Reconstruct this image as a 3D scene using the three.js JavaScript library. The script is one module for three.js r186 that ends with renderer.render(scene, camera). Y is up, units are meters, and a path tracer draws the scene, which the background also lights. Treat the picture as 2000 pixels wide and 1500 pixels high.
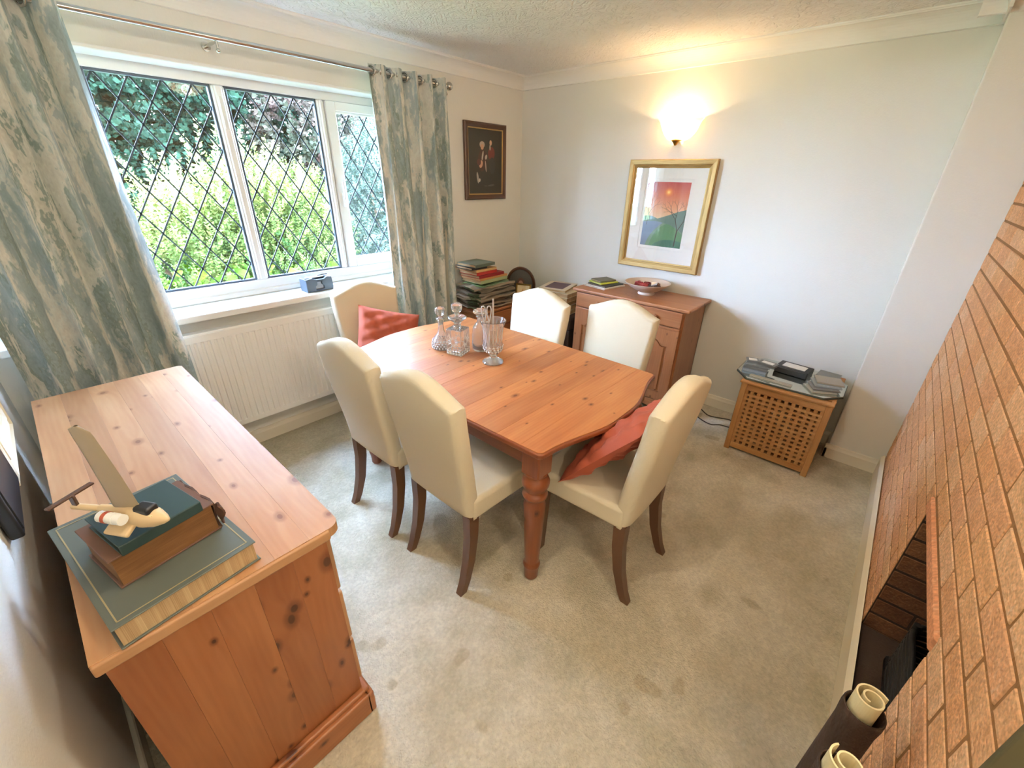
import * as THREE from 'three';
import { mergeGeometries, mergeVertices, toCreasedNormals } from 'three/addons/utils/BufferGeometryUtils.js';
import { RoundedBoxGeometry } from 'three/addons/geometries/RoundedBoxGeometry.js';
import { ConvexGeometry } from 'three/addons/geometries/ConvexGeometry.js';
import { RectAreaLightUniformsLib } from 'three/addons/lights/RectAreaLightUniformsLib.js';

// ---------------------------------------------------------------- camera, sky, sun, exposure
const scene = new THREE.Scene();
const renderer = new THREE.WebGLRenderer({ antialias: true });
renderer.toneMapping = THREE.LinearToneMapping;
renderer.toneMappingExposure = 1.31;
renderer.shadowMap.enabled = true;
renderer.shadowMap.type = THREE.PCFSoftShadowMap;
RectAreaLightUniformsLib.init();

const camera = new THREE.PerspectiveCamera(2 * Math.atan(750 / 820.5) * 180 / Math.PI, 4 / 3, 0.02, 200);
camera.position.set(2.862, 1.65, 3.35);
camera.rotation.order = 'YXZ';
camera.rotation.set(-26.2233 * Math.PI / 180, 41.1215 * Math.PI / 180, 1.0941 * Math.PI / 180);
scene.add(camera);

const SKY = 52, SUN = 14, LAMP = 3.2, LAMP2 = 6.8, SCONCE = 0.6, TWIN = 1.5;
{ // computed sky: bright hazy summer day, paler towards the horizon
  const w = 256, h = 128, d = new Float32Array(w * h * 4);
  for (let j = 0; j < h; j++) for (let i = 0; i < w; i++) {
    const el = (j + 0.5) / h * Math.PI - Math.PI / 2, t = Math.pow(Math.max(0, Math.sin(el)), 0.55), k = (j * w + i) * 4;
    d[k] = SKY * (0.76 - 0.16 * t); d[k + 1] = SKY * (0.98 - 0.09 * t); d[k + 2] = SKY * (1.32 + 0.10 * t); d[k + 3] = 1;
  }
  const t = new THREE.DataTexture(d, w, h, THREE.RGBAFormat, THREE.FloatType);
  t.mapping = THREE.EquirectangularReflectionMapping; t.magFilter = THREE.LinearFilter; t.minFilter = THREE.LinearFilter; t.needsUpdate = true;
  scene.background = t;
}
const sun = new THREE.DirectionalLight(new THREE.Color(1.0, 0.94, 0.80), SUN);
sun.position.set(0.9, 8.0, 7.0); sun.target.position.set(-1.5, 0.5, 2.0);
sun.castShadow = true; sun.shadow.mapSize.set(2048, 2048);
Object.assign(sun.shadow.camera, { left: -9, right: 9, top: 9, bottom: -9, near: 0.5, far: 40 });
scene.add(sun, sun.target);

// ---------------------------------------------------------------- helpers
function rng(seed) { let a = seed >>> 0; return () => { a = (a + 0x6D2B79F5) >>> 0; let t = a; t = Math.imul(t ^ (t >>> 15), t | 1); t ^= t + Math.imul(t ^ (t >>> 7), t | 61); return ((t ^ (t >>> 14)) >>> 0) / 4294967296; }; }
const R = rng(20240611);
const rr = (a, b) => a + (b - a) * R();
const V3 = (x, y, z) => new THREE.Vector3(x, y, z);
const clamp = (x, a = 0, b = 1) => Math.min(b, Math.max(a, x));
const smooth = (a, b, x) => { const t = clamp((x - a) / (b - a)); return t * t * (3 - 2 * t); };
const lerp = (a, b, t) => a + (b - a) * t;
const used = {};
function numbered(name) { const n = used[name] = (used[name] ?? -1) + 1; return n ? `${name}_${String(n).padStart(3, '0')}` : name; }
function thing(name, label, category, [x, y, z] = [0, 0, 0], turn = 0, group) {
  const o = new THREE.Group(); o.name = numbered(name); o.position.set(x, y, z); o.rotation.y = turn; scene.add(o);
  o.userData = { label, category }; if (group) o.userData.group = group; return o;
}
function mesh(name, geo, mat, parent) { const m = new THREE.Mesh(geo, mat); m.name = name; m.castShadow = m.receiveShadow = true; if (parent) parent.add(m); return m; }
function part(name, geo, mat, parent, label) { const m = mesh(name, Array.isArray(geo) ? merge(geo) : geo, mat, parent); if (label) m.userData.label = label; return m; }
function solo(name, geo, mat, label, category, pos = [0, 0, 0], turn = 0, group) {
  const m = mesh(numbered(name), Array.isArray(geo) ? merge(geo) : geo, mat, scene); m.position.set(...pos); m.rotation.y = turn;
  m.userData = { label, category }; if (group) m.userData.group = group; return m;
}
function struct(name, geo, mat) { const m = mesh(name, Array.isArray(geo) ? merge(geo) : geo, mat, scene); m.userData = { kind: 'structure' }; return m; }
function structGroup(name) { const g = new THREE.Group(); g.name = name; g.userData = { kind: 'structure' }; scene.add(g); return g; }
function copy(src, pos, turn, label) { const c = src.clone(); c.name = numbered(src.name.replace(/_\d{3}$/, '')); c.userData = { ...src.userData }; if (label) c.userData.label = label; scene.add(c); c.position.set(...pos); c.rotation.set(0, turn, 0); return c; }

function merge(list) { return list.length === 1 ? list[0] : mergeGeometries(list.map(plain)); }
function plain(g) { const o = g.index ? g.toNonIndexed() : g; for (const k of Object.keys(o.attributes)) if (!['position', 'normal', 'uv'].includes(k)) o.deleteAttribute(k); if (!o.attributes.uv) boxUV(o); return o; }
// uv in metres, laid on from the side each face looks at; u runs along the grain axis
function boxUV(geo, grain = 0, off = [0, 0]) {
  const g = geo.index ? geo.toNonIndexed() : geo; if (!g.attributes.normal) g.computeVertexNormals();
  const p = g.attributes.position, uv = new Float32Array(p.count * 2), a = V3(), b = V3(), c = V3();
  for (let i = 0; i < p.count; i += 3) {
    a.fromBufferAttribute(p, i); b.fromBufferAttribute(p, i + 1); c.fromBufferAttribute(p, i + 2);
    const n = b.clone().sub(a).cross(c.clone().sub(a)), m = [Math.abs(n.x), Math.abs(n.y), Math.abs(n.z)], ax = m.indexOf(Math.max(...m));
    let o = [0, 1, 2].filter((k) => k !== ax); if (o.includes(grain)) o = [grain, o.find((k) => k !== grain)];
    const s = ax === grain ? 0.35 : 1;
    [a, b, c].forEach((q, k) => { const e = [q.x, q.y, q.z]; uv[(i + k) * 2] = e[o[0]] * s + off[0]; uv[(i + k) * 2 + 1] = e[o[1]] + off[1] + ax * 0.37; });
  }
  g.setAttribute('uv', new THREE.BufferAttribute(uv, 2)); return g;
}
const cbCache = {};
function cbox(w, h, d, c = 0.002) { // box with chamfered edges, centred
  const key = [w, h, d, c].map((x) => x.toFixed(4)).join();
  if (!cbCache[key]) { const P = []; for (const x of [-1, 1]) for (const y of [-1, 1]) for (const z of [-1, 1]) { P.push(V3(x * w / 2, y * (h / 2 - c), z * (d / 2 - c)), V3(x * (w / 2 - c), y * h / 2, z * (d / 2 - c)), V3(x * (w / 2 - c), y * (h / 2 - c), z * d / 2)); } cbCache[key] = new ConvexGeometry(P); }
  return cbCache[key].clone();
}
// box from corner to corner
function bb(x0, y0, z0, x1, y1, z1, c = 0.002, grain = 0, off) { const w = Math.abs(x1 - x0), h = Math.abs(y1 - y0), d = Math.abs(z1 - z0); return boxUV((c > 0 ? cbox(w, h, d, Math.min(c, w / 2.2, h / 2.2, d / 2.2)) : new THREE.BoxGeometry(w, h, d)).translate((x0 + x1) / 2, (y0 + y1) / 2, (z0 + z1) / 2), grain, off ?? [R() * 3, R() * 3]); }
function rbox(w, h, d, r, seg = 3) { return new RoundedBoxGeometry(w, h, d, seg, r); }
function lathe(pts, seg = 32) { return new THREE.LatheGeometry(pts.map(([r, y]) => new THREE.Vector2(r, y)), seg); }
function tube(pts, r, seg = 24, rad = 8, closed = false) { return new THREE.TubeGeometry(new THREE.CatmullRomCurve3(pts.map((p) => V3(...p)), closed), seg, r, rad, closed); }
function rod(a, b, r, rad = 10) { const A = V3(...a), B = V3(...b), g = new THREE.CylinderGeometry(r, r, A.distanceTo(B), rad); g.applyQuaternion(new THREE.Quaternion().setFromUnitVectors(V3(0, 1, 0), B.clone().sub(A).normalize())); const m = A.add(B).multiplyScalar(0.5); return g.translate(m.x, m.y, m.z); }
function shapeOf(pts, holes = []) { const s = new THREE.Shape(pts.map(([x, y]) => new THREE.Vector2(x, y))); for (const h of holes) s.holes.push(new THREE.Path(h.map(([x, y]) => new THREE.Vector2(x, y)))); return s; }
function extrude(pts, depth, bevel = 0, holes = [], seg = 2) { const g = new THREE.ExtrudeGeometry(shapeOf(pts, holes), { depth: depth - 2 * bevel, bevelEnabled: bevel > 0, bevelSize: bevel, bevelThickness: bevel, bevelOffset: -bevel, bevelSegments: seg, steps: 1 }); return bevel ? g.translate(0, 0, bevel) : g; }
// sheet z-up helpers: an outline in x,z stood on y0 with a thickness
function slab(pts, y0, t, bevel = 0, seg = 2) { return extrude(pts.map(([x, z]) => [x, -z]), t, bevel, [], seg).rotateX(-Math.PI / 2).translate(0, y0, 0); }
// a square bar swept through points with its own width and depth at each
function loft(secs) { // secs: [[x,y,z,w,d]...] rectangle sections in the xz plane, from top to bottom
  const pos = [], idx = [], ring = secs.map(([x, y, z, w, d]) => [[-1, -1], [1, -1], [1, 1], [-1, 1]].map(([a, b]) => [x + a * w / 2, y, z + b * d / 2]));
  const quad = (a, b, c, d) => { pos.push(...a, ...b, ...c, ...a, ...c, ...d); };
  for (let i = 0; i + 1 < ring.length; i++) for (let k = 0; k < 4; k++) quad(ring[i][k], ring[i][(k + 1) % 4], ring[i + 1][(k + 1) % 4], ring[i + 1][k]);
  quad(ring[0][3], ring[0][2], ring[0][1], ring[0][0]); const e = ring.at(-1); quad(e[0], e[1], e[2], e[3]);
  const g = new THREE.BufferGeometry(); g.setAttribute('position', new THREE.Float32BufferAttribute(pos, 3)); g.computeVertexNormals(); return toCreasedNormals(g, 0.6);
}
// grid surface f(u,v)->[x,y,z], nu by nv cells; uvf gives texture coordinates
function grid(nu, nv, f, uvf) {
  const pos = [], uv = [], idx = [];
  for (let j = 0; j <= nv; j++) for (let i = 0; i <= nu; i++) { const u = i / nu, v = j / nv; pos.push(...f(u, v)); uv.push(...(uvf ? uvf(u, v) : [u, v])); }
  for (let j = 0; j < nv; j++) for (let i = 0; i < nu; i++) { const a = j * (nu + 1) + i, b = a + 1, c = a + nu + 1, d = c + 1; idx.push(a, b, d, a, d, c); }
  const g = new THREE.BufferGeometry(); g.setAttribute('position', new THREE.Float32BufferAttribute(pos, 3)); g.setAttribute('uv', new THREE.Float32BufferAttribute(uv, 2)); g.setIndex(idx); g.computeVertexNormals(); return g;
}
function jitter(geo, a, seed = 1, f = 40) { const p = geo.attributes.position; for (let i = 0; i < p.count; i++) { const x = p.getX(i), y = p.getY(i), z = p.getZ(i); p.setXYZ(i, x + a * Math.sin(f * (y + z) + seed), y + a * Math.sin(f * (x - z) + seed * 2), z + a * Math.sin(f * (x + y) + seed * 3)); } geo.computeVertexNormals(); return geo; }
function turned(g, rx, ry, rz, x = 0, y = 0, z = 0) { return g.applyMatrix4(new THREE.Matrix4().compose(V3(x, y, z), new THREE.Quaternion().setFromEuler(new THREE.Euler(rx, ry, rz)), V3(1, 1, 1))); }

// ---------------------------------------------------------------- computed textures
function hash2(x, y, s) { let h = Math.imul(x, 374761393) + Math.imul(y, 668265263) + Math.imul(s, 1442695041); h = Math.imul(h ^ (h >>> 13), 1274126177); return ((h ^ (h >>> 16)) >>> 0) / 4294967296; }
function vnoise(x, y, px, py, s) { // tiling value noise with period px,py
  const xi = Math.floor(x), yi = Math.floor(y), fx = x - xi, fy = y - yi, u = fx * fx * (3 - 2 * fx), v = fy * fy * (3 - 2 * fy), m = (a, p) => ((a % p) + p) % p;
  const x0 = m(xi, px), x1 = m(xi + 1, px), y0 = m(yi, py), y1 = m(yi + 1, py);
  return lerp(lerp(hash2(x0, y0, s), hash2(x1, y0, s), u), lerp(hash2(x0, y1, s), hash2(x1, y1, s), u), v);
}
function fbm(x, y, px, py, s, oct = 4, gain = 0.5) { let a = 1, t = 0, n = 0; for (let o = 0; o < oct; o++) { t += a * vnoise(x, y, px, py, s + o); n += a; a *= gain; x *= 2; y *= 2; px *= 2; py *= 2; } return t / n; }
function dataTex(w, h, f, srgb = true, sx = 1, sy = 1) { // sx, sy: metres that one tile covers
  const d = new Uint8Array(w * h * 4);
  for (let j = 0; j < h; j++) for (let i = 0; i < w; i++) { const c = f((i + 0.5) / w, (j + 0.5) / h), k = (j * w + i) * 4; d[k] = clamp(c[0], 0, 255); d[k + 1] = clamp(c[1], 0, 255); d[k + 2] = clamp(c[2], 0, 255); d[k + 3] = 255; }
  const t = new THREE.DataTexture(d, w, h); t.wrapS = t.wrapT = THREE.RepeatWrapping; t.magFilter = THREE.LinearFilter; t.minFilter = THREE.LinearMipmapLinearFilter; t.generateMipmaps = true;
  if (srgb) t.colorSpace = THREE.SRGBColorSpace; t.repeat.set(1 / sx, 1 / sy); t.needsUpdate = true; return t;
}
const mix3 = (a, b, t) => [lerp(a[0], b[0], t), lerp(a[1], b[1], t), lerp(a[2], b[2], t)];
function canvasTex(w, h, draw) { const c = document.createElement('canvas'); c.width = w; c.height = h; draw(c.getContext('2d'), w, h); const t = new THREE.CanvasTexture(c); t.colorSpace = THREE.SRGBColorSpace; return t; }

function pineTex(light, dark, knotCol, knots, seed, km = 1) { // grain along u, 1.6 m x 0.8 m
  const q = rng(seed), K = []; for (let i = 0; i < knots; i++) K.push([q(), q(), km * (0.0025 + 0.0065 * q() * q()), 1.2 + 0.8 * q()]);
  return dataTex(1024, 512, (u, v) => {
    let kd = 0, warp = 0;
    for (const [ku, kv, kr, st] of K) { let dx = u - ku, dy = v - kv; dx -= Math.round(dx); dy -= Math.round(dy); dx *= 1.6; dy *= 0.8; const r = Math.hypot(dx / st, dy) / kr; if (r < 12) { warp += Math.exp(-r * r / 14) * (dy > 0 ? 1 : -1) * kr * 2.2; kd = Math.max(kd, 1 - smooth(0.65, 1.25, r), 0.45 * (1 - smooth(1.1, 2.6, r))); } }
    const y = v + warp, g = fbm(u * 6, y * 40, 6, 40, seed, 4), f = fbm(u * 24, y * 220, 24, 220, seed + 9, 2), ring = 0.5 + 0.5 * Math.sin((y * 46 + 3 * fbm(u * 3, y * 6, 3, 6, seed + 4, 3)) * 6.2832), blot = fbm(u * 5, v * 5, 5, 5, seed + 20, 3);
    const flame = fbm(u * 7, y * 22, 7, 22, seed + 30, 3), t = clamp(0.36 * g + 0.16 * f + 0.13 * ring + 0.42 * (blot - 0.3) + 0.7 * (flame - 0.45) - 0.02);
    return mix3(mix3(light, dark, t), knotCol, kd * 0.85);
  }, true, 1.6, 0.8);
}
// ---------------------------------------------------------------- materials
const std = (o) => new THREE.MeshStandardMaterial({ roughness: 0.7, ...o });
const phys = (o) => new THREE.MeshPhysicalMaterial({ roughness: 0.5, ...o });
const css = (s) => new THREE.Color(s);
const fineNoise = dataTex(256, 256, (u, v) => { const n = 255 * fbm(u * 48, v * 48, 48, 48, 3, 3); return [n, n, n]; }, false, 0.25, 0.25);
const artex = dataTex(1024, 1024, (u, v) => { const w = fbm(u * 10, v * 10, 10, 10, 5, 3), a = fbm(u * 26 + 5 * w, v * 26 + 5 * w, 26, 26, 7, 3), b = Math.abs(Math.sin(11 * a)), n = 255 * (0.65 * b + 0.35 * fbm(u * 90, v * 90, 90, 90, 8, 2)); return [n, n, n]; }, false, 1.1, 1.1);
const fabricBump = dataTex(256, 256, (u, v) => { const n = 255 * (0.5 + 0.25 * Math.sin(u * 6.2832 * 64) * Math.sin(v * 6.2832 * 64) + 0.35 * (fbm(u * 40, v * 40, 40, 40, 12, 2) - 0.5)); return [n, n, n]; }, false, 0.12, 0.12);
const carpetMap = dataTex(1024, 1024, (u, v) => {
  const big = fbm(u * 7, v * 7, 7, 7, 31, 5, 0.6), mid = fbm(u * 22, v * 22, 22, 22, 41, 3), fin = fbm(u * 380, v * 380, 380, 380, 51, 2), spot = fbm(u * 30, v * 30, 30, 30, 61, 2);
  let c = mix3([212, 204, 184], [180, 170, 146], clamp((big - 0.34) * 2.6)); c = mix3(c, [166, 158, 132], clamp((mid - 0.48) * 1.8));
  c = mix3(c, [150, 134, 104], smooth(0.82, 0.88, spot) * 0.4); const k = 0.93 + 0.14 * fin; return [c[0] * k, c[1] * k, c[2] * k];
}, true, 3.3, 3.7);
const carpetBump = dataTex(512, 512, (u, v) => { const n = 255 * fbm(u * 170, v * 170, 170, 170, 71, 2); return [n, n, n]; }, false, 0.7, 0.7);
const curtainMap = dataTex(1024, 1024, (u, v) => { // ragged vertical washes of cream, sage and slate blue; tile 0.7 x 1.4 m
  const e = fbm(u * 90, v * 110, 90, 110, 97, 3), e2 = fbm(u * 60, v * 24, 60, 24, 99, 3), w = fbm(u * 14, v * 14, 14, 14, 81, 3) - 0.5, rag = 0.22 * (e - 0.5) + 0.22 * (e2 - 0.5);
  const a = fbm(u * 9 + 1.2 * w, v * 4 + w, 9, 4, 83, 5, 0.6) + rag, b = fbm(u * 11 + 1.6 * w, v * 4 + w, 11, 4, 93, 5, 0.6) + rag;
  let c = mix3([212, 215, 207], [186, 195, 190], smooth(0.40, 0.50, a)); c = mix3(c, [146, 160, 153], smooth(0.51, 0.60, a)); c = mix3(c, [158, 174, 178], smooth(0.54, 0.62, b) * 0.7); c = mix3(c, [222, 220, 210], smooth(0.46, 0.38, b) * 0.8);
  const k = 0.92 + 0.16 * e; return [c[0] * k, c[1] * k, c[2] * k];
}, true, 0.7, 1.4);
const brickMap = dataTex(512, 512, (u, v) => { const a = fbm(u * 12, v * 12, 12, 12, 101, 4), b = fbm(u * 90, v * 90, 90, 90, 105, 2), s = smooth(0.72, 0.8, fbm(u * 40, v * 40, 40, 40, 109, 2)); let c = mix3([232, 188, 146], [216, 166, 122], a); c = mix3(c, [238, 206, 172], s * 0.5); const k = 0.86 + 0.28 * b; return [c[0] * k, c[1] * k, c[2] * k]; }, true, 0.5, 0.5);
const foxMap = dataTex(256, 256, (u, v) => { const s = fbm(u * 4, v * 160, 4, 160, 121, 2), t = fbm(u * 6, v * 6, 6, 6, 123, 3); return mix3([206, 180, 140], [150, 118, 80], clamp(0.7 * s + 0.6 * (t - 0.35))); }, true, 0.3, 0.08);
const goldMap = dataTex(256, 256, (u, v) => { const s = fbm(u * 6, v * 60, 6, 60, 131, 3); return mix3([192, 162, 102], [158, 124, 70], s); }, true, 0.4, 0.4);
const newsMap = canvasTex(512, 512, (g, w, h) => { const q = rng(5); g.fillStyle = '#b9b0a2'; g.fillRect(0, 0, w, h); for (let c = 0; c < 6; c++) { let y = 10; while (y < h - 12) { if (q() < 0.12) { const hh = 26 + 50 * q(); g.fillStyle = `rgba(${70 + 60 * q()},${62 + 50 * q()},${58 + 50 * q()},0.9)`; g.fillRect(c * 85 + 6, y, 74, hh); y += hh + 6; } else { g.fillStyle = 'rgba(80,74,70,0.55)'; g.fillRect(c * 85 + 6, y, 52 + 22 * q(), 2.2); y += 6; } } } });

const M = {
  wall: std({ color: css('#e5e4dc'), roughness: 0.92, bumpMap: fineNoise, bumpScale: 0.0006 }),
  plaster: std({ color: css('#efefea'), roughness: 0.9 }),
  ceiling: std({ color: css('#f4f5f3'), roughness: 0.95, bumpMap: artex, bumpScale: 0.006 }),
  trim: std({ color: css('#ebe4d2'), roughness: 0.55 }),
  cream: std({ color: css('#f8eed4'), roughness: 0.5 }),
  carpet: std({ map: carpetMap, roughness: 1, bumpMap: carpetBump, bumpScale: 0.004 }),
  outer: std({ color: css('#a38a74'), roughness: 0.95 }),
  upvc: phys({ color: css('#f1f2f0'), roughness: 0.3 }),
  radiator: phys({ color: css('#f6f5f1'), roughness: 0.35 }),
  lead: std({ color: css('#3c4246'), roughness: 0.7 }),
  pane: phys({ color: 0xffffff, roughness: 0.0, transmission: 1, thickness: 0, ior: 1.5 }),
  chrome: std({ color: css('#c9c9c6'), metalness: 1, roughness: 0.22 }),
  steel: std({ color: css('#e9ebed'), metalness: 0.9, roughness: 0.3 }),
  brass: std({ color: css('#c9a55c'), metalness: 1, roughness: 0.3 }),
  curtain: std({ map: curtainMap, roughness: 0.9, bumpMap: fabricBump, bumpScale: 0.0008, side: THREE.DoubleSide }),
  lining: std({ color: css('#e8e2d2'), roughness: 0.95, side: THREE.DoubleSide }),
  chairFabric: phys({ color: css('#d9cdb2'), roughness: 0.9, bumpMap: fabricBump, bumpScale: 0.0012, sheen: 0.3, sheenRoughness: 0.6, sheenColor: css('#fff4dc') }),
  darkLeg: phys({ color: css('#5f3c24'), roughness: 0.4, clearcoat: 0.3, clearcoatRoughness: 0.3 }),
  cushion: phys({ color: css('#ab5238'), roughness: 0.75, sheen: 0.8, sheenRoughness: 0.4, sheenColor: css('#ff9a7a') }),
  mortar: std({ color: css('#94693c'), roughness: 1, bumpMap: fineNoise, bumpScale: 0.002 }),
  soot: std({ color: css('#3a2a1e'), roughness: 1, bumpMap: fineNoise, bumpScale: 0.002 }),
  lintel: std({ map: brickMap, color: css('#f4d6c8'), roughness: 0.9 }),
  iron: std({ color: css('#181614'), roughness: 0.55, metalness: 0.5 }),
  bark: std({ color: css('#3f2a1c'), roughness: 0.75, bumpMap: fineNoise, bumpScale: 0.003 }),
  parchment: std({ color: css('#e6d6a8'), roughness: 0.85 }),
  gold: std({ map: goldMap, metalness: 0.4, roughness: 0.42 }),
  goldDark: std({ color: css('#8a6a38'), metalness: 0.4, roughness: 0.5 }),
  mount: std({ color: css('#efece4'), roughness: 0.9 }),
  mahogany: phys({ color: css('#4b2c17'), roughness: 0.4, clearcoat: 0.3 }),
  crystal: phys({ color: 0xffffff, roughness: 0.02, transmission: 0.92, thickness: 0.02, ior: 1.5 }),
  cutGlass: phys({ color: 0xffffff, roughness: 0.05, transmission: 0.45, thickness: 0.01, ior: 1.5 }),
  black: phys({ color: css('#1d1f22'), roughness: 0.4 }),
  slate: phys({ color: css('#4a5560'), roughness: 0.45 }),
  white: std({ color: css('#eeeeea'), roughness: 0.8 }),
  pages: std({ map: foxMap, roughness: 0.95 }),
  clear: phys({ color: css('#eef4f6'), roughness: 0.08, transmission: 0.8, thickness: 0, ior: 1.45 }),
  news: std({ map: newsMap, roughness: 0.95, side: THREE.DoubleSide }),
  shade: phys({ color: css('#ffeacb'), roughness: 0.9, transmission: 0.55, thickness: 0, ior: 1.4 }),
  dome: phys({ color: css('#fff4e2'), roughness: 0.8, transmission: 0.6, thickness: 0, side: THREE.DoubleSide }),
  bulb: std({ color: css('#fff1d8'), emissive: css('#ffd59a'), emissiveIntensity: 6 }),
};
const tableTex = pineTex([232, 176, 124], [196, 126, 78], [108, 60, 32], 46, 211);
const chestTex = pineTex([226, 184, 142], [198, 146, 102], [140, 92, 58], 40, 311, 1.5);
const chestSideTex = pineTex([222, 172, 126], [186, 128, 84], [86, 46, 24], 64, 331, 1.75);
const sideTex = pineTex([212, 158, 114], [176, 118, 80], [96, 54, 30], 26, 411);
const beechTex = pineTex([218, 170, 112], [180, 126, 72], [130, 84, 44], 6, 511);
const tones = (tex, list, o) => list.map((c) => phys({ map: tex, color: css(c), ...o }));
const tableMats = tones(tableTex, ['#d4bda2', '#c9b298', '#dac2a4', '#c2ab92'], { roughness: 0.5, clearcoat: 0.14, clearcoatRoughness: 0.25 });
const tableDark = phys({ map: tableTex, color: css('#96705a'), roughness: 0.35, clearcoat: 0.4, clearcoatRoughness: 0.25 });
const chestMats = tones(chestTex, ['#dfd6ca', '#d4c9bc', '#e2d8ca', '#cdc2b6'], { roughness: 0.5, clearcoat: 0.12, clearcoatRoughness: 0.35 });
const chestSideMats = tones(chestSideTex, ['#c9a98f', '#c1a086', '#ccae96'], { roughness: 0.4, clearcoat: 0.2, clearcoatRoughness: 0.35 });
const sideMats = tones(sideTex, ['#d9c8b6', '#c6b5a5', '#decbb6'], { roughness: 0.4, clearcoat: 0.25, clearcoatRoughness: 0.3 });
const beech = phys({ map: beechTex, color: css('#dfd6c8'), roughness: 0.5 });
const brickMats = ['#ffffff', '#fbf3ea', '#fff6e8', '#f5e8dc', '#fbecdc', '#f8ece6'].map((c) => std({ map: brickMap, color: css(c), roughness: 0.95, bumpMap: fineNoise, bumpScale: 0.003 }));
const sootMats = ['#7d6a5c', '#6e5c50', '#877466'].map((c) => std({ map: brickMap, color: css(c), roughness: 1, bumpMap: fineNoise, bumpScale: 0.003 }));
// ---------------------------------------------------------------- the room: x from the window wall, z from the back wall
const XR = 3.19, ZN = 3.60, HC = 2.41, ZS = 0.19, XS = 2.91, XA = 3.62, ZB = 2.63;
struct('floor', boxUV(new THREE.BoxGeometry(XA + 0.6, 0.12, ZN + 0.6).translate((XA) / 2, -0.06, ZN / 2), 0), M.carpet);
struct('ceiling', boxUV(new THREE.BoxGeometry(XA + 0.6, 0.12, ZN + 0.6).translate(XA / 2, HC + 0.06, ZN / 2), 0), M.ceiling);
// window wall with its opening
const WZ0 = 1.18, WZ1 = 3.545, WY0 = 0.90, WY1 = 2.125;
struct('wall_left', [bb(-0.28, 0, -0.3, 0, HC, WZ0, 0), bb(-0.28, 0, WZ1, 0, HC, ZN + 0.2, 0), bb(-0.28, 0, WZ0, 0, WY0, WZ1, 0), bb(-0.28, WY1, WZ0, 0, HC, WZ1, 0)], M.wall);
struct('wall_back', [bb(0, 0, -0.25, XA + 0.3, HC, 0, 0), boxUV(rbox(XA + 0.3 - XS, HC, 0.30, 0.008).translate((XS + XA + 0.3) / 2, HC / 2, ZS - 0.15))], M.wall);
struct('wall_near', [bb(0, 0, ZN, XA + 0.3, HC, ZN + 0.2, 0)], M.wall);
struct('wall_alcove', [bb(XA, 0, ZB - 0.1, XA + 0.2, HC, ZN, 0)], M.wall);
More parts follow.
